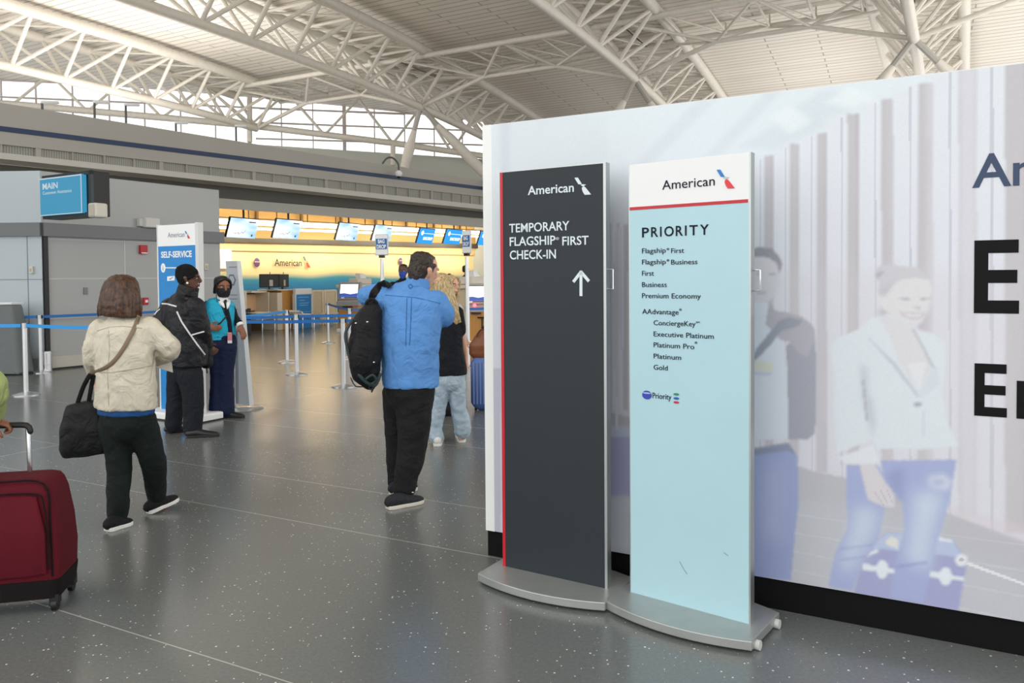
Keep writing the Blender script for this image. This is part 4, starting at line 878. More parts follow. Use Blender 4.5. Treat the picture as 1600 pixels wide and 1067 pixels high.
for i, (x, y, Y) in enumerate(((563, 437, 26.0), (739, 437, 20.3))):
    p = D(x, y+7, Y); t = thing('desk_phone_unit', ('pale desk printer on the counter above the left kiosk', 'pale desk printer on the counter above the red lamp kiosk')[i], 'printer', p)
    b = MB(); b.box(p+Z*.1, (.75, .4, .2), U); b.build('body', mat('putty_plastic', 'd5cfc2', .5), t, smooth=False, bevel=.03); b = MB(); b.prism([p+Z*.2-U*.1-VV*.1, p+Z*.2+U*.2-VV*.1, p+Z*.36+U*.05-VV*.1, p+Z*.36-U*.15-VV*.1], VV*.2); b.build('lid', M_white, t, smooth=False)
    b = MB(); b.box(p-Z*.06, (1.7, .7, .1), U); tag(b.build('counter_top', M_trimw, None, smooth=False, bevel=.02), ('cream counter top behind the left grey kiosk', 'cream counter top behind the red lamp kiosk')[i], 'counter')
    q = COL.objects['counter_top' if i == 0 else 'counter_top.001']; b = MB(); b.box(p-Z*(.11+(p.z-.11)/2), (1.5, .6, p.z-.11), U); b.build('front', M_stone, q, smooth=False)

# ---- self-service totem
A = D(246.5, 352.5, 9.05); B = D(304.5, 351, 8.72); d = (B-A); d.z = 0; w = d.length; d.normalize(); n = Vector((d.y, -d.x, 0))
if n.y > 0: n = -n
o = Vector((A.x, A.y, 0)); zt = A.z
t = thing('totem_sign', 'tall blue and white totem reading SELF-SERVICE behind the man in the beanie', 'sign', o+d*w/2)
def TP(x, y): return PL(x, y, o, n)
zb = TP(275, 384).z
M_tw = mat('totem_white', 'f0f2f3', .4)
b = MB(); b.prism([o+Z*.08, o+d*w+Z*.08, o+d*w+Z*zb, o+Z*zb], -n*.06); b.build('blue_panel', M_blue, t, smooth=False)
b = MB(); b.prism([o+Z*zb, o+d*w+Z*zb, o+d*w+Z*zt, o+Z*zt], -n*.06); b.build('header', M_tw, t, smooth=False)
b = MB(); b.prism([o+d*w+Z*.08, o+d*(w+.05)+Z*.08, o+d*(w+.05)+Z*(zt+.01), o+d*w+Z*(zt+.01)], -n*.07); b.prism([o-d*.025+Z*.08, o+Z*.08, o+Z*(zt+.01), o-d*.025+Z*(zt+.01)], -n*.06); b.build('side_frame', mat('totem_side', 'd5d8d8', .4), t, smooth=False)
b = MB(); b.box(o+d*(w/2)-n*.03+Z*.045, (w+.3, .4, .09), d); b.build('base', M_tw, t, smooth=False, bevel=.02); b = MB(); b.box(o+d*(w/2)-n*.03+Z*.008, (w+.32, .42, .016), d); b.build('base_shade_strip', M_black, t, smooth=False)  # black slab at floor level painted as the shade under the totem base
b = MB(); txt_on(b, TP, n, 'American', 262.5, 371.2, 288.8, 363.4, -.004, d); b.build('header_lettering', mat('grey_lettering', '7e8896', .5), t, smooth=False)
b = MB(); emblem(b, TP, n, (289, 361), 11.5, (0, 1, 2), rx=.75); b.build('emblem', [MATS['wing_blue'], MATS['wing_grey'], MATS['wing_red']], t, smooth=False)
b = MB(); txt_on(b, TP, n, 'SELF-SERVICE', 252, 402.6, 300, 393.6, .03, d)
c_ = TP(255.2, 418.6); b.prism([c_+n*.001+d*(.042*cos(x))+Z*(.055*sin(x)) for x in np.linspace(0, 6.1, 18)], n*.002)
b.prism([TP(258, 417.6)+n*.001, TP(304, 417.6)+n*.001, TP(304, 419.2)+n*.001, TP(258, 419.2)+n*.001], n*.002)
b.prism([TP(261.5, 432)+n*.001, TP(273, 431)+n*.001, TP(273, 438)+n*.001, TP(261.5, 439)+n*.001], n*.002); b.build('lettering', M_tw, t, smooth=False)
b = MB(); b.text('i', c_+n*.003-d*.006-Z*.03, d, None, .06); b.prism([TP(264, 435)+n*.0032, TP(266, 437)+n*.0032, TP(271, 433)+n*.0032, TP(270.5, 432.4)+n*.0032, TP(266, 435.6)+n*.0032], n*.002); b.build('icon', MATS['deep_blue'], t, smooth=False)
# ---- pale totem behind the agent
A = D(351, 408, 9.75); B = D(368.5, 407.7, 9.6); d = (B-A); d.z = 0; w = d.length; d.normalize(); n = Vector((d.y, -d.x, 0)); n = -n if n.y > 0 else n
o = Vector((A.x, A.y, 0))+d*.02; zt = A.z; t = thing('totem_sign', 'narrow pale grey totem standing right behind the masked agent', 'sign', o+d*w/2)
w0 = w*1.9
b = MB(); b.prism([o+d*(w0-w*1.15)+Z*.05, o+d*w0+Z*.05, o+d*w+Z*zt, o+Z*zt], -n*.06); b.build('panel', mat('pale_totem', 'cfd4d8', .35), t, smooth=False)
b = MB(); b.tube([o+d*(w0*.42)+n*.03+Z*.03, o+d*(w0*.42)+n*.03+Z*1.0], .022, n=10); b.build('support_post', M_chrome, t)
b = MB(); b.tube([o+d*(w0*.7)-n*.03, o+d*(w0*.7)-n*.03+Z*.022], [.24, .2], n=28, cap=False); b.build('foot_plate', M_chrome, t)
b = MB(); q = lambda k, z: o+d*(w*k)+Z*z+n*.002
b.prism([q(.2, zt-.24), q(.35, zt-.17), q(.7, zt-.17), q(.9, zt-.24), q(.7, zt-.31), q(.35, zt-.31)], n*.002); b.build('icon_outline', mat('slate_print', '6f8096', .5), t, smooth=False)
b = MB(); b.prism([q(.3, zt-.24), q(.4, zt-.19), q(.68, zt-.19), q(.8, zt-.24), q(.68, zt-.29), q(.4, zt-.29)], n*.004)
b.build('icon_face', mat('pale_print', 'cfd6dc', .5), t, smooth=False)
b = MB()
for z_ in (.07, .42, .47, .6, .7): b.prism([q(.3, zt-z_), q(1, zt-z_), q(1, zt-z_-.015), q(.3, zt-z_-.015)], n*.002)
b.build('printed_lines', mat('pale_lines', '9aa5b2', .5), t, smooth=False)

# ---- stanchions and belts
M_post = mat('stanchion_silver', 'd9dcde', .3, .55); M_belt = mat('belt_blue', '1668b4', .5); M_belt2 = mat('belt_sky', '2f9be6', .5)
def make_post(h=1.02):
    t = thing('stanchion', '-', 'barrier post', (0, 0, 0), 'belt barrier posts')
    b = MB(); b.tube([(0, 0, 0), (0, 0, .012), (0, 0, .03), (0, 0, .05)], [.178, .178, .12, .036], n=32, cap=False); b.build('base', M_chrome, t)
    b = MB(); b.tube([(0, 0, .04), (0, 0, h-.075)], .032, n=20, cap=False); b.build('pole', M_post, t)
    b = MB(); b.tube([(0, 0, h-.075), (0, 0, h-.004), (0, 0, h)], [.036, .036, .03], n=20, cap=False); b.build('head', mat('stanchion_head', 'c8ccd0', .35, .4), t)
    b = MB(); b.box((.037, 0, h-.035), (.018, .03, .06)); b.box((-.037, 0, h-.035), (.018, .03, .06)); b.build('belt_clip', M_black, t, smooth=False)
    return t
proto = make_post(); POSTS = {}
def post(key, x, y, lab):
    global proto
    p = H(x, y); p.z = 0
    o = proto if not POSTS else copy_tree(proto); o.location = p; o['label'] = lab; POSTS[key] = (o, p); ORG[o.name] = p.copy(); return o
post('a', 41, 617, 'front silver belt post at far left with a sky blue belt'); post('b', 64, 582, 'silver belt post close to the corner of the service room')
post('c', 449, 566, 'silver belt post holding the sky blue belt right of the agent'); post('d', 464, 585, 'silver belt post in front of the blue info panel, second of the close pair')
post('e', 537, 604, 'silver belt post just left of the backpack'); post('f', 513, 536, 'far silver belt post left of the grey check-in kiosk'); post('g', 547, 560, 'silver belt post half hidden by the backpack')
post('h', 172, 628, 'silver belt post hidden behind the woman in the cream jacket'); post('i', 349, 606, 'silver belt post hidden behind the masked agent'); post('j', 357, 590, 'far silver belt post hidden behind the agent and the pale totem')
def belt(key, p, q, m, z=.985, z2=None):
    o = POSTS[key][0]; p = Vector((p.x, p.y, z)); q = Vector((q.x, q.y, z2 or z)); d = (q-p).normalized(); s = Vector((d.y, -d.x, 0)).normalized()*.0012
    mid = (p+q)/2-Z*.008; b = MB()
    for a, c in ((p, mid), (mid, q)): b.prism([a-s-Z*.024, c-s-Z*.024, c-s+Z*.024, a-s+Z*.024], s*2)
    return b.build('belt', m, o, smooth=False)
L_ = lambda k: POSTS[k][1]
belt('a', L_('a'), D(-260, 505, 10.9), M_belt2); belt('a', L_('a'), L_('h'), M_belt2); belt('b', L_('b'), D(-200, 500, 13.2), M_belt); belt('b', L_('b'), ca+fd*(FL-.03)+fn*.12, M_belt)
belt('c', L_('c'), L_('j'), M_belt2); belt('d', L_('d'), L_('j'), M_belt); belt('e', L_('e'), L_('i'), M_belt); belt('d', L_('d'), H(640, 575), M_belt); belt('e', L_('e'), H(640, 600), M_belt); belt('f', L_('f'), L_('g'), M_belt); belt('g', L_('g'), H(660, 545), M_belt)
# bag drop pole signs
def bagdrop(lab, x, base_y, top_y, sx0, sx1, sy0, sy1, yaw):
    p = H(x, base_y); p.z = 0; Y = p.y; t = thing('pole_sign', lab, 'sign', p, 'bag drop pole signs'); ORG[t.name] = p
    zt = D(x, sy0, Y).z; zb = D(x, sy1, Y).z; w = (sx1-sx0)/1200*Y/cos(yaw)
    r = Vector((cos(yaw), -sin(yaw), 0)); n = Vector((-sin(yaw), -cos(yaw), 0)); h = zt-zb; c = p+Z*(zt+zb)/2
    b = MB(); b.tube([p, p+Z*.012, p+Z*.03, p+Z*.05], [.19, .19, .13, .05], n=32, cap=False); b.build('base', M_chrome, t)
    b = MB(); b.tube([p+Z*.04, p+Z*1.0, p+Z*(zb-.06)], [.045, .04, .032], n=18, cap=False); b.build('pole', M_post, t)
    b = MB(); b.box(p+Z*(zb-.02), (.1, .06, .05), r); b.build('clamp', M_black, t, smooth=False)
    b = MB(); b.box(c, (w, .03, h), r); b.build('frame', mat('sign_frame', 'ced3d6', .4), t, smooth=False, bevel=.012)
    b = MB(); b.box(c+n*.017, (w*.86, .006, h*.92), r); b.build('face', M_white, t, smooth=False)
    b = MB(); b.box(c+n*.022+Z*h*.04, (w*.84, .006, h*.5), r); f_ = b.build('blue_field', mat('field_blue', '1463a8', .4), t, smooth=False)
    b = MB(); b.text('BAG', c+n*.026+Z*h*.08, r, w*.5, h*.17, bold=.03, align='C'); b.text('DROP', c+n*.026-Z*h*.17, r, w*.7, h*.17, bold=.03, align='C'); b.build('lettering', M_white, f_, smooth=False)
    return t, p
bagdrop('white pole sign reading BAG DROP left of the blue shirted man', 599, 575, 366, 586, 607.5, 366, 399, .25)
t_, bp_ = bagdrop('white pole sign reading BAG DROP right of the blonde women', 731, 573, 360, 714, 728.5, 360, 396, .75)
POSTS['k'] = (t_, bp_); belt('k', bp_, H(800, 566), M_belt, 1.05)

# ---- bin, draped podium, luggage
p = H(72, 580); p.z = 0; t = thing('waste_bin', 'small brushed steel bin at the foot of the service room corner', 'bin', p)
p = p+Z*0; b = MB(); b.tube([p, p+Z*.33], .1, n=24, cap=False); b.build('body', M_chrome, t); b = MB(); b.tube([p+Z*.33, p+Z*.36], [.104, .1], n=24, cap=False); b.tube([p+Z*.12, p+Z*.125], .102, n=24, cap=False); b.build('rim', M_alu, t)
p = H(12, 584); p.z = 0; t = thing('draped_podium', 'grey draped podium against the pale side of the service room at the left edge', 'podium', p)
b = MB(); b.tube([p+Z*.02, p+Z*.9, p+Z*1.2], [(.36, .25), (.26, .2), (.2, .16)], side=(1, 0, 0), n=20, cap=False, pw=6); cloth(b.build('cover', mat('grey_cover', '6c7375', .75, bump=.2, scale=20), t), .02, .015, .3)
b = MB(); b.box(p+Z*1.235, (.42, .34, .03)); b.build('top', M_white, t, smooth=False, bevel=.008); b = MB(); b.box(p+Z*.02+Vector((.33, -.1, 0)), (.25, .2, .04)); b.build('foot', M_black, t, smooth=False, bevel=.01)
# red suitcase
sA, sB = H(-75, 972), H(112, 954); sA.z = sB.z = 0; d = (sB-sA).normalized(); w = .47; n = Vector((d.y, -d.x, 0)); n = -n if n.y > 0 else n
o = sB-d*(w/2)-d*.05; t = thing('suitcase', 'dark red upright suitcase with a telescopic handle at the lower left', 'suitcase', o)
M_sred = mat('red_canvas', '550a1a', .85, spec=.25, bump=.25, scale=260, var=.08, vscale=5); M_sblk = mat('black_canvas', '0e0709', .8, spec=.25, bump=.2, scale=200)
zt = .70
b = MB(); b.tube([o+Z*k-n*.15 for k in (.12, .28, .42, .56, .605, .63, .642, .645)], [(w/2, .15), (w/2+.006, .155), (w/2-.006, .153), (w/2-.03, .147), (w/2-.045, .14), (w/2-.06, .125), (w/2-.085, .1), (w/2-.12, .07)], side=d, n=48, pw=10, cap=False); b.build('shell', M_sred, t)
b = MB(); b.tube([o+Z*.07-n*.15, o+Z*.16-n*.15], [(w/2-.005, .155), (w/2+.006, .158)], side=d, n=40, pw=9, cap=False); b.build('bottom_guard', M_sblk, t)
b = MB(); b.tube([o+Z*.2+n*.005, o+Z*.4+n*.015, o+Z*.57+n*.0], [(w/2-.05, .02), (w/2-.05, .022), (w/2-.09, .012)], side=d, n=30, pw=6); b.build('front_pocket', M_sred, t)
b = MB(); b.tube([o-d*(w/2-.05)+Z*.5+n*.012, o-d*(w/2-.1)+Z*.58+n*.012, o+d*(w/2-.1)+Z*.585+n*.012, o+d*(w/2-.055)+Z*.52+n*.014, o+d*(w/2-.04)+Z*.36+n*.02, o+d*(w/2-.04)+Z*.22+n*.02], .004, n=8, sub=5); b.build('zip', M_sblk, t)
b = MB(); b.tube([o+d*(w/2-.03)+Z*.18+n*.0, o+d*(w/2-.035)+Z*.45+n*.0, o+d*(w/2-.06)+Z*.625-n*.01, o+Z*.645-n*.015, o-d*(w/2-.06)+Z*.625-n*.01, o-d*(w/2-.035)+Z*.45], .005, n=8, sub=4); b.build('piping', M_sblk, t)
for s_ in (-1, 1):
    for k_ in (-.03, -.27):
        q = o+d*s_*(w/2-.03)+n*k_; b = MB(); b.cyl(q+Z*.032-d*.012, q+Z*.032+d*.012, .031, 18); wl_ = b.build('wheel', M_black, t); b = MB(); b.box(q+Z*.06, (.04, .05, .05), d); b.build('fork', M_black, wl_, smooth=False)
hx = D(33, 735, 3.72); hx = o-d*((o-hx).dot(d)); hn1 = o-d*((o-D(33, 735, 3.72)).dot(d))
ho = o+d*((D(34, 735, 3.75)-o).dot(d))-n*.22
b = MB(); b.tube([ho+Z*.6, ho+Z*.86-d*.006], .011, n=10); b.tube([ho-d*.2+Z*.6, ho-d*.2+Z*.86], .011, n=10); b.build('handle_tubes', M_chrome, t)
grip = ho+Z*.875; b = MB(); b.tube([grip+d*.004-Z*.03, grip-d*.012+Z*.003, grip-d*.1+Z*.008, grip-d*.19+Z*.003, grip-d*.205-Z*.03], .015, n=10, sub=3); b.build('grip', mat('grip_black', '1b1b1d', .5), t)
# blue suitcase and brown bag at the advertising wall edge, dark suitcase behind the girl
p = H(762, 640); p.z = 0; t = thing('suitcase', 'blue ribbed suitcase half hidden by the advertising wall edge', 'suitcase', p)
M_sblue = mat('blue_shell', '4a66a3', .4); b = MB(); b.tube([p+Z*.1, p+Z*.3, p+Z*.58], [(.2, .13)]*3, side=(1, 0, 0), n=32, pw=7, cap=True); b.build('shell', M_sblue, t)
b = MB()
for k_ in range(5): b.box(p+Vector((-.16+.04*k_, -.133, .34)), (.014, .012, .5))
b.build('ribs', mat('blue_rib', '6d86b8', .4), t, smooth=False)
for sx_ in (-.14, .14):
    b = MB(); b.cyl(p+Vector((sx_-.015, -.06, .035)), p+Vector((sx_+.015, -.06, .035)), .034, 16); b.build('wheel', M_black, t)
b = MB(); b.tube([p+Vector((-.03, .1, .6)), p+Vector((-.03, .1, 1.0))], .012, n=8); b.tube([p+Vector((.12, .1, .6)), p+Vector((.12, .1, 1.0))], .012, n=8); b.tube([p+Vector((-.06, .1, 1.0)), p+Vector((.15, .1, 1.0))], .018, n=8); b.build('handle', M_black, t)
p2 = p+Vector((-.02, -.02, .655)); t = thing('shoulder_bag', 'brown leather bag lying on the blue suitcase', 'bag', p2)
b = MB(); b.tube([p2+Z*.03, p2+Z*.14, p2+Z*.26], [(.2, .1), (.2, .11), (.12, .07)], side=(1, 0, 0), n=24, pw=3); cloth(b.build('body', mat('brown_leather', '7a4628', .45, bump=.15, scale=60), t), .012, .006); b = MB(); b.tube([p2+Vector((-.1, -.09, .25)), p2+Vector((-.05, -.1, .33)), p2+Vector((.08, -.1, .33)), p2+Vector((.12, -.09, .25))], .01, sub=4); b.build('strap', mat('brown_leather_dark', '5a3018', .5), t)
p = H(697, 650); p.z = 0; t = thing('suitcase', 'black suitcase seen between the legs of the girl in jeans', 'suitcase', p)
b = MB(); b.tube([p+Z*.1, p+Z*.5], [(.17, .1)]*2, side=(1, 0, 0), n=28, pw=7); b.build('shell', mat('black_nylon', '151518', .6), t); b = MB(); b.cyl(p+Vector((-.13, 0, .03)), p+Vector((-.1, 0, .03)), .03); b.cyl(p+Vector((.1, 0, .03)), p+Vector((.13, 0, .03)), .03); b.build('wheels', M_black, t)

# ================================================================ PEOPLE
def fab(name, col, **k):
    a = dict(rough=.8, bump=.25, scale=260, var=.06, vscale=8, spec=.3, fold=.55); a.update(k); return mat(name, col, **a)
def nrm(v): return Vector(v).normalized()
def head(b, crown, fwd, h=.235, up=Z, ear=True, nose=True):
    f = nrm(fwd); up = nrm(Vector(up)); f = (f-up*f.dot(up)).normalized(); r = f.cross(up).normalized(); s = h/.235
    chin = Vector(crown)-up*h
    prof = [(.0, .024, .022, .052), (.022, .042, .045, .04), (.055, .056, .07, .022), (.085, .064, .083, .01), (.12, .072, .094, .0), (.155, .075, .099, -.006), (.19, .068, .09, -.01), (.215, .05, .066, -.012), (.231, .02, .028, -.012)]
    b.tube([chin+up*z*s+f*o*s for z, _, _, o in prof], [(x*s, y*s) for _, x, y, _ in prof], side=r, n=20, cap=False, sub=2)
    P = lambda x, y, z: chin+(r*x+f*y+up*z)*s
    if nose:
        b.tube([P(0, .094, .135), P(0, .104, .115), P(0, .114, .09), P(0, .1, .08)], [.009*s, .011*s, .015*s, .012*s], n=10, sub=2)
        b.tube([P(-.024, .088, .05), P(0, .098, .052), P(.024, .088, .05)], .008*s, n=8, sub=2); b.tube([P(-.02, .086, .04), P(0, .094, .039), P(.02, .086, .04)], .008*s, n=8, sub=2)
        b.tube([P(-.05, .08, .143), P(-.02, .096, .14), P(.02, .096, .14), P(.05, .08, .143)], .009*s, n=8)
    if ear:
        for k in (-1, 1): b.tube([P(k*.071, -.012, .085), P(k*.078, -.016, .105), P(k*.081, -.022, .13), P(k*.074, -.018, .145)], [(.008*s, .012*s), (.009*s, .018*s), (.009*s, .022*s), (.006*s, .012*s)], side=r, n=10, sub=2)
    return P, r, f, up
def eyes(P, f, par):
    for k in (-1, 1):
        b = MB(); b.ball(P(k*.032, .0805, .118), (.0125, .0125, .0085), n=12); e = b.build('eye', M_eye, par); b = MB(); b.ball(P(k*.032, .0805, .118)+f*.0085, .0065, n=10); b.build('iris', M_iris, e)
        b = MB(); b.tube([P(k*.05, .082, .136), P(k*.032, .094, .141), P(k*.014, .095, .137)], .0045, n=6, sub=2); b.build('eyebrow', MATS.get('brow') or mat('brow', '2a1c14', .8), par)
def hand(b, w, d, palm, thumb, curl=.35, s=1.):
    d = nrm(d); palm = nrm(palm); palm = (palm-d*palm.dot(d)).normalized(); th = nrm(thumb); th = (th-d*th.dot(d)-palm*th.dot(palm)).normalized(); w = Vector(w)
    b.tube([w-d*.02*s, w+d*.03*s, w+d*.075*s, w+d*.09*s], [(.026*s, .019*s), (.036*s, .016*s), (.04*s, .0135*s), (.038*s, .011*s)], side=th, n=14, sub=2)
    for i, L in enumerate((.068, .077, .071, .054)):
        p = w+d*(.088*s-(.006 if i == 3 else 0))+th*(.029-.0195*i)*s; pts = [p]; a = curl*.5
        for k, q in enumerate((.45, .32, .23)):
            dd = d*cos(a)+palm*sin(a)+th*(.06*(1.5-i))*(k < 1); p = p+dd*L*q*s; pts.append(p); a += curl*1.1
        b.tube(pts, [.0092*s, .0088*s, .008*s, .0068*s], n=8, sub=2)
    p = w+d*.022*s+th*.028*s; q1 = p+(d*.6+th*.75+palm*.25)*.036*s; q2 = q1+(d*.85+th*.35+palm*(.3+curl*.3))*.03*s; q3 = q2+(d*.9+palm*(.3+curl*.5))*.022*s
    b.tube([p-d*.01, q1, q2, q3], [.015*s, .012*s, .0105*s, .008*s], n=8, sub=2)
def body(root, m, parts, voxel=.0075):
    b = MB(); parts(b); return cloth(b.build('body', m, root), voxel, 0, sm=2)
def limb(b, pts, rad, n=14): b.tube(pts, rad, n=n, sub=4)
def garment(root, name, m, fn, voxel=.012, wr=.007, ws=.09, sm=3):
    b = MB(); fn(b); return cloth(b.build(name, m, root), voxel, wr, ws, sm)
def shoe(root, heel, toe, w, mu, ms, lift=0., hgt=.09, name='shoe'):
    h, t = Vector(heel), Vector(toe); d = (t-h).normalized(); L = (t-h).length; up = (Z-d*d.z).normalized(); s = up.cross(d).normalized()
    q = lambda k, z: h+d*(L*k)+up*z
    b = MB(); b.tube([q(.06, hgt*.5), q(.2, hgt*.55), q(.36, hgt*.52), q(.55, hgt*.4), q(.75, hgt*.33), q(.93, hgt*.27)], [(w*.36, hgt*.42), (w*.42, hgt*.48), (w*.43, hgt*.46), (w*.48, hgt*.36), (w*.5, hgt*.28), (w*.36, hgt*.2)], side=s, n=18, sub=3)
    o = b.build(name, mu, root)
    pts = []
    for k, r in ((0, .25), (.05, .38), (.2, .44), (.4, .43), (.6, .5), (.78, .52), (.92, .42), (1.0, .2)): pts.append((k, r))
    pl = [q(k, 0)+s*w*r for k, r in pts]+[q(k, 0)-s*w*r for k, r in reversed(pts)]
    b = MB(); b.prism(pl, up*.026); b.build('sole', ms, o, smooth=False, bevel=.005); return o
def snap(o, px, py, off=.004):
    dg = bpy.context.evaluated_depsgraph_get(); ev = o.evaluated_get(dg); org = ORG[o.name]; d = ray(px, py).normalized()
    ok, loc, nr, _ = ev.ray_cast(O3-org, d)
    return (loc+org-d*off) if ok else None
def seam(o, name, pts, r, m, par=None, off=.003, n=6):
    bpy.context.view_layer.update(); P = []
    for i in range(len(pts)-1):
        for k in range(6):
            x, y = [pts[i][j]+(pts[i+1][j]-pts[i][j])*k/6 for j in (0, 1)]; q = snap(o, x, y, off)
            if q: P.append(q)
    q = snap(o, *pts[-1], off)
    if q: P.append(q)
    if len(P) < 2: return None
    b = MB(); b.tube(P, r, n=n, cap=False); return b.build(name, m, par or o)
def person(label, base, group=None):
    t = thing('person', label, 'person', base, group); return t
RID = [.0, .03, -.02, .02, -.03, .015, .03, -.015, .0, .025, -.03, .02, .01, -.025, .03, -.01, .02, -.02, .0, .03, -.03, .01, .02, -.015]
M_sole = mat('white_rubber', 'dedfdb', .5); M_solek = mat('black_rubber', '141416', .6); M_shk = mat('black_leather', '17171a', .4, bump=.1, scale=80)
def hairmat(name, c0, c1, st=(60, 60, 4)):
    m = mat(name, c0, .42, spec=.5, bump=.6, scale=3, stretch=st); nt = m.node_tree; b = nt.nodes['Principled BSDF']
    tc = nt.nodes.new('ShaderNodeTexCoord'); mp = nt.nodes.new('ShaderNodeMapping'); mp.inputs['Scale'].default_value = st; n = nt.nodes.new('ShaderNodeTexNoise'); n.inputs['Scale'].default_value = 1.6
    r = nt.nodes.new('ShaderNodeValToRGB'); r.color_ramp.elements[0].color = lin(c0); r.color_ramp.elements[1].color = lin(c1); r.color_ramp.elements[0].position = .35; r.color_ramp.elements[1].position = .7
    nt.links.new(tc.outputs['Object'], mp.inputs[0]); nt.links.new(mp.outputs[0], n.inputs[0]); nt.links.new(n.outputs[0], r.inputs[0]); nt.links.new(r.outputs[0], b.inputs['Base Color']); return m

# ---- woman in the cream jacket, walking away
Y0 = 5.0; J = lambda x, y, dy=0.: D(x, y, Y0+dy)
base = J(195, 700); base.z = 0; t = person('woman with brown bob in a cream jacket walking away with a black tote', base); rt = nrm((.9, -.42, 0)); fw = nrm((.42, .9, 0))
def bd(b):
    head(b, J(190, 431), fw, .235, ear=False)
    limb(b, [J(190, 490), J(189, 465)], [.055, .05]); b.tube([J(196, 655), J(196, 600), J(195, 550), J(193, 512), J(190, 492)], [(.16, .12), (.16, .11), (.16, .11), (.14, .09), (.055, .055)], side=rt, n=20, sub=3)
    limb(b, [J(160, 514), J(146, 552, -.02), J(151, 588, .15)], [.045, .04, .026]); hand(b, J(150, 594, .17), (-.1, .25, -.9), (.9, .3, 0), (0, .9, .2), .7)
    limb(b, [J(230, 514), J(262, 548, .0), J(246, 560, .27)], [.045, .04, .026]); hand(b, J(245, 561, .3), (.5, .75, -.15), (0, .1, 1), (-.6, .6, 0), .5)
    limb(b, [J(180, 655), J(187, 720, .02), J(185, 818, .0)], [.075, .05, .036]); limb(b, [J(214, 655), J(238, 715, .1), J(245, 790, .34)], [.075, .05, .036])
    b.tube([J(184, 812), J(188, 824, .05)], [.034, .03]); b.tube([J(244, 786, .33), J(258, 789, .4)], [.034, .03])
body(t, M_skin, bd)
M_jk = fab('cream_twill', 'cfc9b8', var=.05, vscale=5)
def jk(b):
    b.tube([J(197, 637), J(197, 605), J(196, 578), J(195, 545), J(193, 518), J(191, 503), J(190, 493)], [(.222, .165), (.213, .158), (.208, .152), (.212, .15), (.195, .135), (.14, .1), (.07, .07)], side=rt, n=28, sub=3, cap=False)
    limb(b, [J(158, 513), J(146, 538, -.02), J(144, 560, .0), J(150, 590, .15)], [.072, .062, .058, .046]); limb(b, [J(231, 512), J(255, 532, .0), J(266, 547, .03), J(243, 562, .27)], [.082, .07, .066, .05])
jacket = garment(t, 'jacket', M_jk, jk, .011, .010, .07)
M_jseam = fab('cream_seam', 'b3ac9a')
seam(jacket, 'yoke_seam', [(152, 517), (172, 511), (195, 510), (222, 513)], .0035, M_jseam, off=.0); seam(jacket, 'back_seam', [(170, 512), (171, 550), (168, 580), (170, 634)], .003, M_jseam, off=.0); seam(jacket, 'waist_seam', [(146, 581), (175, 582), (205, 577), (243, 570)], .004, M_jseam, off=.0)
garment(t, 'collar', M_jk, lambda b: b.tube([J(190, 500), J(190, 486)], [(.085, .085), (.075, .08)], side=rt, n=20), .01, .003)
garment(t, 'shirt_hem', fab('blue_shirt_hem', '1f4f86'), lambda b: b.tube([J(197, 628), J(197, 646)], [(.205, .15), (.2, .148)], side=rt, n=28, cap=False), .01, .004)
def tr(b):
    b.tube([J(197, 636), J(197, 662)], [(.19, .14), (.185, .14)], side=rt, n=24)
    limb(b, [J(179, 660), J(186, 720, .02), J(185, 766, .0), J(184, 804, .0)], [(.108, .108), .082, .072, .066]); limb(b, [J(217, 655), J(238, 715, .1), J(243, 752, .22), J(246, 783, .33)], [.108, .084, .072, .06])
garment(t, 'trousers', fab('black_green_trousers', '101a19', var=.1), tr, .012, .008, .1)
M_blks = fab('black_canvas_shoe', '141618')
shoe(t, H(167, 831), H(204, 818), .1, M_blks, M_sole); q = H(231, 803); q2 = H(284, 790); shoe(t, q+Z*.0, q+(q2-q)*.9+Z*.05, .1, M_blks, M_sole)
hm = hairmat('brown_hair', '24130a', '5c3a20', (45, 45, 3))
def hr(b):
    b.tube([J(190, 429), J(190, 434), J(190, 442), J(189, 453), J(188, 466, -.01), J(187, 479, -.015), J(187, 489, -.02), J(187, 493, -.02)], [(.03, .035), (.075, .08), (.1, .1), (.114, .113), (.126, .12), (.137, .12), (.143, .11), (.143, .1)], side=rt, n=48, sub=3, cap=False, ridge=[.5*RID[(i*7) % 24]*(1+(i % 3)*.4) for i in range(48)])
    for i in range(22):
        k = i/21-.5; b.tube([J(190+34*k, 440, -.09+.1*abs(k)), J(188+58*k, 462, -.125+.16*abs(k)), J(187+66*k, 482, -.135+.18*abs(k)), J(187+67*k, 495-(i % 3), -.12+.18*abs(k))], [.009, .012, .012, .005], n=6, sub=3)
garment(t, 'hair', hm, hr, .0055, .004, .03, 1)
tb = thing('tote_bag', 'large black tote bag hanging from the shoulder of the woman in cream', 'bag', J(132, 708))
garment(tb, 'bag_body', fab('black_tote', '101214', rough=.6, bump=.3, scale=60), lambda b: b.tube([J(135, 711), J(134, 698), J(132, 665), J(130, 640), J(128, 628)], [(.132, .05), (.14, .08), (.132, .088), (.112, .07), (.09, .03)], side=(1, .25, 0), n=32, pw=5, sub=2, cap=False), .01, .012, .16)
b = MB(); b.tube([J(120, 634), J(130, 605, -.06), J(141, 585, -.1)], [(.014, .006)]*3, side=(1, 0, 0), n=8, sub=4); b.tube([J(138, 632), J(142, 608, -.05), J(146, 586, -.08)], [(.014, .006)]*3, side=(1, 0, 0), n=8, sub=4); b.build('handles', fab('black_strap', '0e0f10'), tb)
bpy.context.view_layer.update()
P_ = []
for x, y in ((217, 494), (214, 503), (208, 517), (201, 530), (193, 544), (184, 557), (174, 568), (162, 576), (150, 581), (142, 584)):
    q = snap(jacket, x, y, .008); P_.append(q if q else J(x, y, -.1))
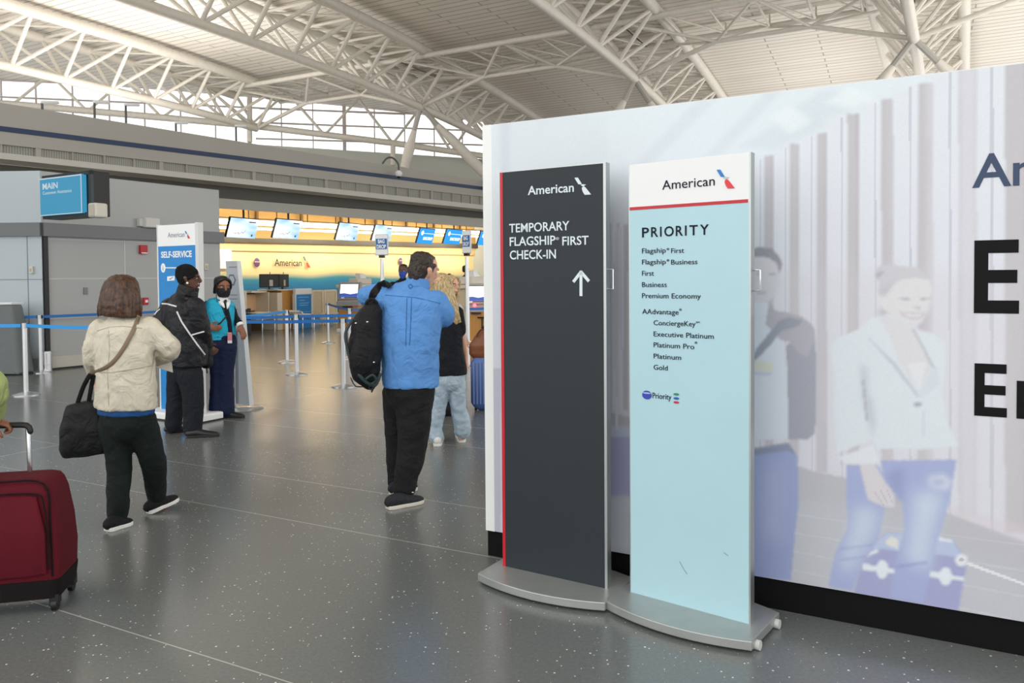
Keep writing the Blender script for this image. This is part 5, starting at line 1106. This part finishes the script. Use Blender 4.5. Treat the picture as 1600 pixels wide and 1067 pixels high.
b = MB(); b.tube(P_, [(.0135, .004)]*len(P_), side=(.77, .1, -.62), n=8, sub=3); b.build('shoulder_strap', mat('tan_strap', '7d6c58', .6), tb)
pp = thing('document', 'folded pale paper sheet held by the woman in cream', 'paper', J(256, 570, .33))
b = MB(); b.prism([J(244, 559, .36), J(268, 566, .4), J(270, 582, .38), J(244, 574, .34)], (.0, .003, .002)); b.build('sheet', mat('pale_paper', 'c9c7bd', .7), pp, smooth=False)

# ---- older man in the beanie and black jacket
Y0 = 7.92; base = H(297, 678); base.z = 0; t = person('man in a black beanie and black jacket with white piping facing right', base); fw = nrm((.85, .5, 0)); rt = nrm((.5, -.85, 0))
hf = nrm((.93, .2, -.05)); PH = []
def bd(b):
    PH.append(head(b, D(295, 417, 7.9), hf, .238)); limb(b, [J(291, 462), J(293, 444)], [.06, .055])
    b.tube([J(291, 575), J(290, 540), J(287, 500), J(288, 470), J(291, 458)], [(.16, .13), (.18, .14), (.18, .13), (.15, .1), (.06, .06)], side=rt, n=20, sub=3)
    limb(b, [J(266, 480, .12), J(248, 503, .05), J(262, 535, .22)], [.05, .045, .03]); hand(b, J(263, 538, .24), (.5, .6, -.6), (.5, -.6, 0), (.5, .5, .5), .5)
    limb(b, [J(306, 480, -.12), J(315, 515, -.08), J(323, 540, .12)], [.05, .045, .03]); hand(b, J(324, 542, .15), (.5, .6, -.5), (-.5, .6, 0), (.4, .4, .6), .5)
    limb(b, [J(278, 575, .1), J(275, 622, .1), J(272, 668, .1)], [.09, .06, .045]); limb(b, [J(296, 575, -.08), J(302, 625, -.08), J(302, 674, -.06)], [.09, .06, .045])
body(t, M_skin3, bd); P, r_, f_, u_ = PH[0]; eyes(P, f_, t)
M_nylon = fab('black_nylon_jacket', '17191f', rough=.5, bump=.12, scale=60)
def jk(b):
    b.tube([J(292, 571), J(292, 545), J(290, 515), J(287, 490), J(287, 472), J(290, 461), J(292, 454)], [(.235, .2), (.245, .205), (.245, .2), (.235, .18), (.19, .14), (.1, .1), (.085, .09)], side=rt, n=28, sub=3, cap=False)
    limb(b, [J(267, 478, .12), J(252, 500, .05), J(249, 512, .06), J(264, 538, .22)], [.1, .088, .082, .065]); limb(b, [J(305, 478, -.13), J(312, 505, -.12), J(316, 520, -.07), J(324, 540, .13)], [.105, .095, .09, .065])
jkt = garment(t, 'jacket', M_nylon, jk, .013, .012, .11)
M_pipe = mat('white_piping', 'dfe1e0', .5)
seam(jkt, 'piping', [(249, 474), (262, 475), (276, 479)], .0085, M_pipe); seam(jkt, 'piping', [(276.5, 487), (284, 503), (296, 521), (308, 538), (320, 554)], .0085, M_pipe); seam(jkt, 'piping', [(298, 524), (308, 521), (319, 518)], .008, M_pipe); seam(jkt, 'piping', [(241.5, 492), (245, 487), (250, 483)], .008, M_pipe)
garment(t, 'collar', M_nylon, lambda b: b.tube([J(292, 462), J(294, 452), J(296, 446)], [(.105, .11), (.098, .105), (.092, .1)], side=rt, n=22, cap=False), .01, .004)
def tr(b):
    b.tube([J(292, 562), J(290, 582)], [(.18, .15), (.175, .15)], side=rt, n=24); limb(b, [J(279, 580, .1), J(275, 622, .1), J(271, 664, .1)], [.118, .095, .088]); limb(b, [J(296, 582, -.08), J(302, 625, -.08), J(301, 672, -.06)], [.128, .105, .095])
garment(t, 'trousers', fab('navy_black_trousers', '161b22'), tr, .013, .008, .12)
shoe(t, H(292, 684), H(343, 681), .105, M_shk, M_solek); shoe(t, H(259, 677), H(296, 673), .105, M_shk, M_solek)
garment(t, 'beanie', fab('black_knit', '0d0f10', rough=.95, bump=.5, scale=90), lambda b: b.tube([P(0, .008, .1), P(0, -.01, .132), P(0, -.02, .165), P(0, -.024, .2), P(0, -.024, .23), P(0, -.022, .255), P(0, -.022, .266)], [(.082, .1), (.087, .112), (.087, .114), (.084, .108), (.071, .091), (.044, .056), (.012, .015)], side=r_, n=26, sub=2, cap=False), .007, .004, .05)
b = MB(); b.tube([P(.088, -.03, .11), P(.085, .03, .135), P(.072, .07, .152), P(.03, .1, .165)], .0035, n=6, sub=2); b.build('beanie_edge', M_black, t)
b = MB(); b.tube([P(.08, .0, .12), P(.066, .085, .12)], .003, n=6); b.tube([P(.05+.016*cos(a), .098-.01*abs(cos(a)), .115+.016*sin(a)) for a in np.linspace(0, 6.28, 13)], .0025, n=6); b.build('glasses', M_black, t)
b = MB(); b.ball(P(.088, -.0, .072), .012); b.build('earbud', M_white, t)
wb_ = thing('waist_pouch', 'small black pouch hanging in front of the man in the beanie', 'pouch', D(322, 557, 8.05)); c = D(322, 557, 8.02)
garment(wb_, 'pouch', fab('black_tote', '101214'), lambda b: b.tube([c+Z*.07, c-Z*.08], [(.06, .05), (.065, .055)], side=(1, 0, 0), n=18, pw=4), .01, .004); b = MB(); b.tube([c-Z*.1, c-Z*.17+Vector((.01, 0, 0))], .008, n=6); b.tube([c+Z*.08, D(318, 530, 7.97)], .01, n=6); b.build('cord', M_black, wb_)

# ---- airline agent in the turquoise vest
Y0 = 8.95; base = H(350, 650); base.z = 0; t = person('masked agent in a turquoise vest, white collar and navy trousers', base); fw = nrm((.6, -.8, 0)); rt = nrm((-.8, -.6, 0))
PH.clear(); hf = nrm((.62, -.78, -.04))
def bd(b):
    PH.append(head(b, J(347.5, 432), hf, .248)); limb(b, [J(346.5, 470), J(347.5, 456)], [.05, .047])
    b.tube([J(347, 535), J(345, 505), J(343, 485), J(345, 472), J(346, 466)], [(.13, .1), (.125, .1), (.14, .1), (.12, .075), (.05, .05)], side=rt, n=20, sub=3)
    limb(b, [J(326, 477, .02), J(315, 498, .1), J(325, 510.5, -.15)], [.042, .038, .024]); hand(b, J(327, 511, -.17), (.85, -.3, -.1), (.2, .8, .0), (.1, 0, 1), .6)
    limb(b, [J(358, 477, .08), J(367, 498, .12), J(375.5, 508, .0)], [.042, .038, .024]); hand(b, J(376, 510, .0), (.35, -.1, -.93), (-.5, .6, 0), (-.6, -.7, 0), .25)
    limb(b, [J(340, 540), J(340, 590), J(340, 642)], [.075, .05, .04]); limb(b, [J(355, 540), J(353, 590), J(353, 642)], [.075, .05, .04])
body(t, M_skin2, bd); P, r_, f_, u_ = PH[0]; eyes(P, f_, t)
M_turq = fab('turquoise_vest', '2aaed0', bump=.12)
vest = garment(t, 'vest', M_turq, lambda b: (b.tube([J(345.5, 531), J(345.5, 515), J(344, 500), J(343, 485), J(344, 474), J(346, 467.5)], [(.175, .135), (.168, .13), (.16, .128), (.172, .13), (.158, .098), (.07, .066)], side=rt, n=26, sub=3, cap=False), b.ball(J(328, 476, .02), .062), b.ball(J(359, 477, .04), .058)), .011, .006, .09)
M_nv = fab('navy_blouse', '121826')
def sl(b): limb(b, [J(326, 477, .02), J(315, 498, .1), J(323, 509.5, -.12)], [.066, .056, .042]); 
garment(t, 'sleeve', M_nv, sl, .01, .006, .07); garment(t, 'sleeve', M_nv, lambda b: limb(b, [J(358, 477, .08), J(366, 497, .12), J(374.2, 505.5, .01)], [.062, .054, .042]), .01, .006, .07)
b = MB(); b.tube([J(374.0, 505.2, .01), J(375.8, 509, .0)], [.04, .04], n=14, cap=False); b.build('cuff', M_white, t)
seam(vest, 'blouse_front', [(350.5, 476), (354, 488), (357, 500), (358.5, 512), (359.5, 526)], .032, M_nv, off=-.016, n=10)
seam(vest, 'scarf', [(351, 469), (353, 476), (355, 484)], .024, mat('scarf_black', '15161c', .5), off=-.004, n=10); seam(vest, 'lanyard', [(341, 466), (348, 482), (355, 500), (358, 510), (360, 521)], .006, M_black)
seam(vest, 'bag_strap', [(354, 494), (345, 504), (334, 512)], .009, M_black)
b = MB(); p = snap(vest, 359, 526, .05) or J(360, 526, -.2); b.box(p, (.05, .02, .1)); b.build('badge', mat('pink_badge', 'd88a94', .5), t, smooth=False, bevel=.008); b = MB(); b.box(p-Z*.06, (.045, .02, .03)); b.build('badge_clip', M_white, t, smooth=False)
garment(t, 'collar', mat('white_cotton', 'eceef0', .7), lambda b: (b.tube([J(346, 471), J(347, 462.5)], [(.072, .07), (.06, .06)], side=rt, n=20, cap=False), b.tube([P(-.06, .02, -.035), P(-.03, .085, -.065), P(-.012, .11, -.115)], [.02, .026, .01], n=8), b.tube([P(.06, .02, -.035), P(.035, .085, -.065), P(.022, .115, -.105)], [.02, .026, .01], n=8)), .008, .002)
def tr(b):
    b.tube([J(346, 524), J(347, 540)], [(.165, .13), (.17, .14)], side=rt, n=24); limb(b, [J(340, 540), J(340, 590), J(339.5, 642)], [.11, .083, .098]); limb(b, [J(355, 542), J(353.5, 590), J(353, 643)], [.11, .085, .1])
garment(t, 'trousers', fab('navy_trousers', '141f3f'), tr, .012, .007, .1)
shoe(t, H(346, 652), H(382, 652.5), .095, M_shk, M_solek); shoe(t, H(331, 650.5), H(362, 650), .095, M_shk, M_solek)
garment(t, 'mask', fab('charcoal_mask', '26292c', rough=.95), lambda b: b.tube([P(0, .034, .005), P(0, .03, .035), P(0, .028, .065), P(0, .03, .108)], [(.05, .064), (.068, .086), (.076, .098), (.073, .084)], side=r_, n=22, sub=2, cap=False), .005, .001, .04)
hm2 = hairmat('black_hair', '080707', '191412')
def hr(b):
    b.tube([P(0, -.055, .07), P(0, -.055, .11), P(0, -.04, .15), P(0, -.028, .19), P(0, -.02, .222), P(0, -.02, .24), P(0, -.02, .246)], [(.064, .058), (.078, .07), (.085, .1), (.083, .112), (.066, .092), (.036, .052), (.01, .012)], side=r_, n=24, sub=2, cap=False); b.ball(P(0, -.125, .12), (.045,)*3)
_hr = hr
def hr(b):
    _hr(b)
    for k in (-1, 1): b.tube([P(k*.012, .085, .205), P(k*.048, .07, .192), P(k*.074, .035, .155), P(k*.082, .0, .105), P(k*.07, -.05, .06)], [.014, .02, .02, .02, .02], n=10, sub=3)
garment(t, 'hair', hm2, hr, .006, .002, .03, 2)
b = MB(); b.tube([P(.074, .055, .15), P(.086, .05, .09), P(.084, .05, .02), P(.078, .06, -.05)], .0045, n=6, sub=3); b.build('loose_strand', hm2, t)

# ---- man in the blue shirt
Y0 = 5.47; base = H(632, 787); base.z = 0; t = person('man in a blue button shirt and black trousers seen from behind', base); fw = nrm((.15, .99, 0)); rt = nrm((.99, -.15, 0))
PH.clear(); hf = nrm((.6, .75, -.35)); hu = nrm((.17, -.03, 1))
def bd(b):
    PH.append(head(b, J(667, 396, .02), hf, .25, hu)); limb(b, [J(650, 447), J(660, 425)], [.068, .064])
    b.tube([J(641, 610), J(641, 560), J(641, 510), J(645, 468), J(650, 446)], [(.16, .13), (.17, .13), (.18, .13), (.16, .1), (.065, .065)], side=rt, n=20, sub=3)
    limb(b, [J(612, 466, .03), J(574, 463, .22), J(590, 474, .5)], [.055, .05, .032]); hand(b, J(591, 474, .52), (.4, .8, .3), (.3, -.2, -.9), (-.5, .4, .5), .4)
    limb(b, [J(682, 468), J(697, 495, .06), J(682, 500, .34)], [.055, .05, .032]); hand(b, J(681, 500, .36), (-.3, .8, .4), (0, -.4, .9), (-.6, -.4, 0), .5)
    limb(b, [J(645, 605), J(647, 680), J(631, 770)], [.1, .065, .045]); limb(b, [J(622, 605, .08), J(621, 690, .22), J(622, 762, .3)], [.1, .065, .045])
body(t, M_skin, bd); P, r_, f_, u_ = PH[0]; eyes(P, f_, t)
M_blue_s = fab('blue_cotton', '5c92d2', bump=.15, var=.05, vscale=4)
def shp(b):
    b.tube([J(642, 604), J(641.5, 585), J(641, 560), J(641, 530), J(642, 500), J(644, 474), J(647, 456), J(651, 443)], [(.2, .155), (.207, .162), (.208, .166), (.218, .17), (.222, .165), (.213, .145), (.165, .11), (.082, .082)], side=rt, n=30, sub=3, cap=False)
    limb(b, [J(611, 466, .03), J(590, 461, .12), J(574, 463, .22), J(589, 474, .48)], [.085, .08, .078, .06]); limb(b, [J(681, 470), J(692, 486, .03), J(694, 496, .08), J(682, 500, .32)], [.087, .08, .072, .058])
shirt = garment(t, 'shirt', M_blue_s, shp, .011, .011, .085)
garment(t, 'collar', M_blue_s, lambda b: b.tube([J(651, 448), J(653, 439), J(654.5, 433)], [(.094, .094), (.083, .085), (.077, .08)], side=rt, n=22, cap=False), .008, .003)
M_bs = fab('blue_seam', '35689f'); seam(shirt, 'yoke_seam', [(602, 461), (625, 463), (650, 465), (688, 474)], .003, M_bs, off=0); seam(shirt, 'box_pleat', [(636, 466), (635, 500), (634, 540)], .003, M_bs, off=0); seam(shirt, 'box_pleat', [(643, 466), (642, 500), (640, 540)], .003, M_bs, off=0); seam(shirt, 'hanger_loop', [(638, 446), (642, 444), (645, 448), (641, 451), (638, 447)], .004, M_bs, off=.001)
def tr(b):
    b.tube([J(641, 590), J(640, 615)], [(.185, .145), (.18, .15)], side=rt, n=24); limb(b, [J(647, 615), J(647, 660), J(643, 700), J(631, 766)], [.145, .125, .105, .082]); limb(b, [J(621, 612, .08), J(622, 680, .2), J(622, 756, .3)], [.115, .1, .075])
garment(t, 'trousers', fab('black_chinos', '17181a', var=.12), tr, .012, .010, .11)
M_gsh = fab('charcoal_runner', '23262b'); M_gsole = mat('pale_sole', 'c9c6ba', .5)
shoe(t, H(605, 796), H(661, 784), .11, M_gsh, M_gsole, hgt=.1); shoe(t, H(611, 774), H(650, 764), .11, M_gsh, M_gsole, hgt=.1)
b = MB()
for k in (.0, .018, .036): b.box(H(642, 787.5-k*150)+Z*(.085-k*.2), (.05, .006, .006), Vector((.8, -.5, .1)).normalized())
b.build('laces', M_sole, t, smooth=False)
hm3 = hairmat('dark_brown_hair', '120d0a', '3a2b20', (40, 40, 40))
def hr(b):
    b.tube([P(0, -.062, .035), P(0, -.062, .075), P(0, -.05, .11), P(0, -.03, .15), P(0, -.02, .19), P(0, -.016, .222), P(0, -.014, .238), P(0, -.014, .243)], [(.05, .045), (.07, .062), (.08, .079), (.084, .1), (.08, .105), (.062, .085), (.032, .048), (.01, .015)], side=r_, n=26, sub=2, cap=False)
    for k in (-1, 1): b.tube([P(k*.07, .025, .165), P(k*.07, .012, .14), P(k*.068, .008, .12)], [.012, .009, .006], n=8)
garment(t, 'hair', hm3, hr, .006, .01, .035, 1)
# backpack
bk = thing('backpack', 'black backpack slung on the left shoulder of the blue shirted man', 'backpack', J(570, 600, -.12))
M_bp = fab('black_cordura', '111216', rough=.65, bump=.35, scale=150)
garment(bk, 'main_compartment', M_bp, lambda b: b.tube([J(577, 600, -.1), J(572, 582, -.12), J(570, 550, -.12), J(573, 515, -.11), J(580, 488, -.1), J(585, 474, -.08)], [(.05, .06), (.1, .1), (.115, .12), (.105, .11), (.075, .08), (.03, .04)], side=(1, .5, 0), n=26, pw=2.6, sub=3), .01, .014, .1)
garment(bk, 'front_pocket', M_bp, lambda b: b.tube([J(563, 588, -.2), J(562, 560, -.22), J(567, 532, -.21)], [(.05, .04), (.07, .05), (.055, .03)], side=(1, .5, 0), n=20, pw=2.6, sub=3), .009, .01, .07)
b = MB(); pts_ = [(586, 476), (583, 468), (585, 460), (590, 453), (597, 446), (603, 444)]
P_ = [J(582, 480, -.1)]
for x, y in pts_[1:]:
    q = snap(shirt, x, y, .012); P_.append(q if q else J(x, y, -.06))
P_.append(J(606, 442, .06)); b.tube(P_, [(.036, .008)]*len(P_), side=(.83, 0, -.55), n=12, sub=3); b.build('shoulder_strap', M_bp, bk)
b = MB(); b.tube([J(572, 482, -.12), J(573, 472, -.14), J(582, 467, -.14), J(589, 474, -.12)], .011, n=8, sub=4); b.build('grab_handle', M_bp, bk)
M_teal = mat('dark_teal_trim', '24363a', .6)
b = MB(); b.tube([J(551, 500, -.17), J(540, 520, -.2), J(543, 545, -.2), J(553, 578, -.2), J(566, 598, -.17)], .011, n=8, sub=4); b.build('side_strap', M_teal, bk)
b = MB(); b.tube([J(560, 585, -.24), J(572, 597, -.22), J(586, 602, -.18), J(594, 585, -.16)], .013, n=8, sub=4); b.tube([J(572, 592, -.24), J(582, 586, -.24), J(588, 594, -.22), J(580, 600, -.22)], .009, n=8, sub=4); b.build('lower_strap', M_teal, bk)
b = MB(); b.tube([J(548, 590, -.16), J(555, 603, -.16), J(568, 604, -.15)], .004, n=6, sub=4); b.tube([J(580, 600, -.18), J(584, 603, -.18), J(581, 612, -.18)], .007, n=6, sub=3); b.tube([J(578, 601, -.18), J(577, 608, -.18), J(583, 606, -.18)], .005, n=6, sub=3); b.build('loose_cord', M_black, bk)
bpy.context.view_layer.update(); mc = COL.objects['main_compartment']
for k_, (x, y) in enumerate(((574, 503), (556, 505), (556, 532), (584, 566))):
    q = snap(mc, x, y, .004)
    if q: b = MB(); b.ball(q, (.009, .006, .007), n=10); b.build('buckle', M_chrome, bk)
# ---- girl with long blonde hair
Y0 = 7.37; base = H(703, 692); base.z = 0; t = person('girl with long blonde hair in a black top and pale blue jeans', base); fw = nrm((.1, .99, 0)); rt = nrm((.99, -.1, 0)); PH.clear()
def bd(b):
    PH.append(head(b, J(690, 428), (.35, .93, 0), .225)); limb(b, [J(697, 475), J(693, 455)], [.045, .045])
    b.tube([J(704, 595), J(704, 550), J(702, 515), J(699, 486), J(697, 474)], [(.115, .09), (.095, .08), (.11, .085), (.1, .065), (.045, .045)], side=rt, n=20, sub=3)
    limb(b, [J(716, 486), J(721, 520, .02), J(728, 558, .12)], [.04, .034, .023]); hand(b, J(728.5, 560, .12), (.1, .2, -.95), (-.9, .1, 0), (0, 1, 0), .3)
    limb(b, [J(684, 486), J(676, 520, .05), J(684, 538, .28)], [.04, .034, .023]); hand(b, J(685, 538, .3), (.3, .9, .1), (0, 0, 1), (.8, -.3, 0), .4)
    limb(b, [J(693, 595), J(684, 640), J(683, 688)], [.07, .045, .036]); limb(b, [J(714, 595), J(717, 640, .05), J(721, 684, .1)], [.07, .045, .036])
body(t, M_skin, bd); P, r_, f_, u_ = PH[0]
garment(t, 'top', fab('black_knit_top', '10141c'), lambda b: (b.tube([J(706, 586), J(705, 565), J(704, 545), J(703, 520), J(701, 500), J(699, 484), J(697, 477)], [(.155, .12), (.138, .112), (.12, .102), (.122, .1), (.125, .095), (.11, .075), (.06, .055)], side=rt, n=26, sub=3, cap=False), limb(b, [J(716, 486), J(719, 505), J(721, 520, .02)], [.052, .05, .044]), limb(b, [J(685, 486), J(679, 505, .03), J(676, 518, .05)], [.052, .05, .044])), .011, .006, .09)
def tr(b):
    b.tube([J(705, 575), J(705, 598)], [(.135, .11), (.135, .115)], side=rt, n=22); limb(b, [J(692, 598), J(686, 640), J(681, 665), J(682, 683)], [.078, .068, .064, .072]); limb(b, [J(714, 598), J(716, 635, .05), J(722, 660, .08), J(723, 674, .1)], [.085, .078, .084, .085])
garment(t, 'jeans', fab('pale_denim', 'a9bccb', var=.14, vscale=9), tr, .012, .012, .06)
M_wsh = fab('white_sneaker', 'dcdcd8'); shoe(t, H(683, 698), H(687, 684), .1, M_wsh, M_sole, hgt=.1); shoe(t, H(722, 692), H(718, 678), .1, M_wsh, M_sole, hgt=.1)
hm4 = hairmat('blonde_hair', '8f7348', 'dcc998', (70, 70, 5))
def hr(b):
    b.tube([J(690, 426), J(690, 431), J(690, 442), J(693, 458, -.02), J(700, 478, -.05), J(707, 495, -.06), J(712, 506, -.05)], [(.02, .02), (.07, .075), (.098, .105), (.105, .1), (.095, .06), (.075, .04), (.03, .02)], side=rt, n=40, sub=3, cap=False, ridge=[RID[(i*5) % 24]*1.2 for i in range(40)])
    for i in range(16):
        k = i/15; b.tube([J(686+12*k, 450, -.09), J(688+18*k, 475, -.115), J(693+24*k, 495-3*abs(k-.5), -.1), J(694+27*k, 508-8*abs(k-.6), -.08)], [.012, .012, .009, .003], n=6, sub=3)
garment(t, 'hair', hm4, hr, .006, .004, .03, 0)

# ---- second blonde woman, further back
Y0 = 9.4; base = J(703, 640); base.z = 0; t = person('blonde woman with a black headband standing behind the girl in black', base); fw = nrm((.75, -.5, 0)); rt = nrm((-.5, -.75, 0)); PH.clear()
def bd(b):
    PH.append(head(b, J(705, 431), (.8, -.6, -.1), .23)); limb(b, [J(704, 470), J(704, 458)], [.05, .047])
    b.tube([J(702, 550), J(702, 510), J(702, 485), J(703, 472)], [(.13, .1), (.125, .1), (.14, .1), (.05, .05)], side=rt, n=18, sub=3)
    for s in (-1, 1): limb(b, [J(702, 480)+rt*.17*s, J(702, 515)+rt*.2*s, J(705, 535)+rt*.14*s+fw*.12], [.042, .036, .024]); hand(b, J(705, 536)+rt*.13*s+fw*.15, (fw.x, fw.y, -.3), (0, 0, -1), rt*-s, .4); limb(b, [J(702, 545)+rt*.08*s, J(702, 600)+rt*.08*s, J(702, 632)+rt*.08*s], [.07, .05, .038])
body(t, M_skin, bd, .009); P, r_, f_, u_ = PH[0]; eyes(P, f_, t)
garment(t, 'sweater', fab('pale_grey_sweater', 'b9bcc4'), lambda b: (b.tube([J(702, 545), J(702, 510), J(702, 487), J(703, 474)], [(.17, .13), (.16, .13), (.17, .12), (.07, .07)], side=rt, n=22, sub=3), [limb(b, [J(702, 482)+rt*.17*s, J(702, 515)+rt*.21*s, J(705, 534)+rt*.15*s+fw*.1], [.065, .056, .045]) for s in (-1, 1)]), .013, .006)
garment(t, 'trousers', fab('black_chinos', '17181a'), lambda b: (b.tube([J(702, 538), J(702, 552)], [(.16, .13)]*2, side=rt, n=20), [limb(b, [J(702, 552)+rt*.08*s, J(702, 600)+rt*.08*s, J(702, 634)+rt*.08*s], [.1, .075, .07]) for s in (-1, 1)]), .013, .006)
for s in (-1, 1): q = Vector((base.x, base.y, 0))+rt*.08*s-fw*.06; shoe(t, q, q+fw*.25, .09, M_shk, M_solek)
def hr(b):
    b.tube([P(0, -.03, .248), P(0, -.03, .235), P(0, -.035, .2), P(0, -.05, .14), P(0, -.06, .06), P(0, -.06, -.03), P(0, -.055, -.12)], [(.02, .03), (.06, .075), (.09, .1), (.098, .085), (.1, .07), (.1, .06), (.08, .05)], side=r_, n=30, sub=3, cap=False, ridge=[RID[(i*5) % 24] for i in range(30)])
    for s in (-1, 1): b.tube([P(s*.03, .075, .215), P(s*.08, .055, .16), P(s*.088, .03, .08), P(s*.09, .02, -.03), P(s*.08, .02, -.14)], [.018, .024, .026, .026, .012], n=8, sub=3)
garment(t, 'hair', hm4, hr, .007, .004, .03, 1)
b = MB(); b.tube([P(.088, -.03, .14), P(.075, -.03, .2), P(0, -.03, .257), P(-.075, -.03, .2), P(-.088, -.03, .14)], .01, n=8, sub=5); b.build('headband', M_black, t)

# ---- two far figures: a masked traveller and an agent behind the right pole
def far_person(label, x, y, Y0, fw, skin, top, hgt, mask=None, hairm=hm2):
    J = lambda a, c, dy=0.: D(a, c, Y0+dy)
    cr = J(x, y); base = Vector((cr.x, cr.y, 0)); t = person(label, base); fw = nrm(fw); rt = nrm((fw.y, -fw.x, 0)); k = cr.z; B = lambda r, f, z: base+rt*r+fw*f+Z*z*k; hs = []
    def bd(b):
        hs.append(head(b, cr-Z*.015, fw, .235)); limb(b, [B(0, 0, .83), B(0, .01, .9)], [.055, .05]); b.tube([B(0, 0, .5), B(0, 0, .6), B(0, 0, .75), B(0, 0, .83)], [(.15, .11), (.13, .1), (.17, .11), (.06, .06)], side=rt, n=18, sub=3)
        for s in (-1, 1): limb(b, [B(.18*s, 0, .8), B(.23*s, -.02, .63), B(.2*s, .2, .56)], [.05, .042, .028]); hand(b, B(.2*s, .22, .56), fw-Z*.2, (0, 0, -1), rt*-s, .4); limb(b, [B(.09*s, 0, .5), B(.09*s, .01, .27), B(.09*s, 0, .05)], [.085, .06, .042])
    body(t, skin, bd, .01); P, r_, f_, u_ = hs[0]; eyes(P, f_, t)
    garment(t, 'jacket', top, lambda b: (b.tube([B(0, 0, .47), B(0, 0, .6), B(0, 0, .75), B(0, 0, .82), B(0, 0, .85)], [(.2, .15), (.19, .15), (.21, .15), (.15, .1), (.07, .07)], side=rt, n=22, sub=3), [limb(b, [B(.19*s, 0, .79), B(.245*s, -.02, .63), B(.21*s, .18, .56)], [.08, .065, .05]) for s in (-1, 1)]), .015, .008)
    garment(t, 'trousers', fab('black_chinos', '17181a'), lambda b: (b.tube([B(0, 0, .48), B(0, 0, .52)], [(.18, .14)]*2, side=rt, n=20), [limb(b, [B(.09*s, 0, .5), B(.09*s, .01, .27), B(.09*s, 0, .05)], [.11, .085, .07]) for s in (-1, 1)]), .015, .006)
    for s in (-1, 1): shoe(t, B(.09*s, -.07, 0), B(.09*s, .2, 0), .1, M_shk, M_solek)
    garment(t, 'hair', hairm, lambda b: b.tube([P(0, -.062, .05), P(0, -.055, .1), P(0, -.032, .15), P(0, -.02, .19), P(0, -.016, .222), P(0, -.014, .242)], [(.055, .05), (.078, .075), (.083, .1), (.08, .104), (.06, .083), (.02, .03)], side=r_, n=22, sub=2, cap=False), .008, .004)
    if mask: garment(t, 'mask', mask, lambda b: b.tube([P(0, .034, .0), P(0, .03, .03), P(0, .028, .06), P(0, .03, .09)], [(.042, .058), (.06, .078), (.067, .088), (.066, .08)], side=r_, n=22, sub=2), .007, .0)
    return t
far_person('distant traveller in black with a blue mask behind the blue shirted man', 629.5, 411.5, 13.7, (-.1, -1, 0), M_skin3, fab('black_coat', '121317'), 1.8, fab('blue_mask', '3556b0'))
far_person('distant agent in black standing behind the right bag drop pole', 728, 414, 21.6, (.5, .8, 0), M_skin2, fab('black_coat', '121317'), 1.9)

# ---- traveller in the lime jacket at the left edge, holding the suitcase
base = Vector((-2.83, 3.72, 0)); t = person('traveller in a lime green padded jacket cut by the left edge, gripping the suitcase', base); fw = nrm((.55, .83, 0)); rt = nrm((.83, -.55, 0)); hs = []
B = lambda r, f, z: base+rt*r+fw*f+Z*z
gr = grip-d*.0; hd_ = (sB-sA).normalized(); gm = grip-hd_*.085; wr_ = gm-hd_*.085+Z*.045+Vector((0, -.03, 0)); el = D(-20, 605, 3.6); shd = B(.2, 0, 1.33)
def bd(b):
    hs.append(head(b, B(0, 0, 1.66), fw, .235)); limb(b, [B(0, 0, 1.38), B(0, .01, 1.48)], [.055, .05]); b.tube([B(0, 0, .85), B(0, 0, 1.0), B(0, 0, 1.25), B(0, 0, 1.38)], [(.16, .12), (.14, .11), (.17, .12), (.06, .06)], side=rt, n=18, sub=3)
    limb(b, [shd, el, wr_], [.05, .042, .03]); hand(b, wr_, gm+hd_*.01-wr_+Z*.01, (0, .15, -1), (.1, -1, .1), 1.25)
    limb(b, [B(-.19, 0, 1.33), B(-.25, -.03, 1.05), B(-.22, .12, .85)], [.05, .042, .03]); hand(b, B(-.22, .13, .83), (.1, .2, -.95), (.9, -.2, 0), (.3, .9, 0), .4)
    for s in (-1, 1): limb(b, [B(.09*s, 0, .86), B(.09*s, .01, .47), B(.09*s, 0, .08)], [.085, .06, .042])
body(t, M_skin2, bd, .007); P, r_, f_, u_ = hs[0]; eyes(P, f_, t)
M_lime = fab('lime_padding', 'a3b274', rough=.6, bump=.1, scale=30)
cuff = el+(wr_-el)*.93
garment(t, 'jacket', M_lime, lambda b: (b.tube([B(0, 0, .78), B(0, 0, 1.0), B(0, 0, 1.22), B(0, 0, 1.36), B(0, 0, 1.44)], [(.22, .17), (.22, .17), (.225, .16), (.16, .11), (.08, .08)], side=rt, n=24, sub=3), limb(b, [shd, shd+(el-shd)*.5, el, el+(cuff-el)*.5, cuff], [.095, .088, .085, .082, .062]), limb(b, [B(-.2, 0, 1.33), B(-.26, -.03, 1.05), B(-.23, .12, .88)], [.09, .08, .06])), .012, .014, .09)
garment(t, 'trousers', fab('navy_black_trousers', '161b22'), lambda b: (b.tube([B(0, 0, .8), B(0, 0, .88)], [(.19, .15)]*2, side=rt, n=20), [limb(b, [B(.09*s, 0, .84), B(.09*s, .01, .47), B(.09*s, 0, .08)], [.115, .085, .07]) for s in (-1, 1)]), .015, .008)
for s in (-1, 1): shoe(t, B(.09*s, -.08, 0), B(.09*s, .19, 0), .1, M_shk, M_solek)
garment(t, 'hair', hm2, lambda b: b.tube([P(0, -.07, -.05), P(0, -.07, .05), P(0, -.055, .1), P(0, -.032, .15), P(0, -.02, .19), P(0, -.016, .222), P(0, -.014, .242)], [(.07, .04), (.08, .06), (.085, .08), (.086, .102), (.082, .106), (.06, .083), (.02, .03)], side=r_, n=22, sub=2, cap=False), .008, .004)
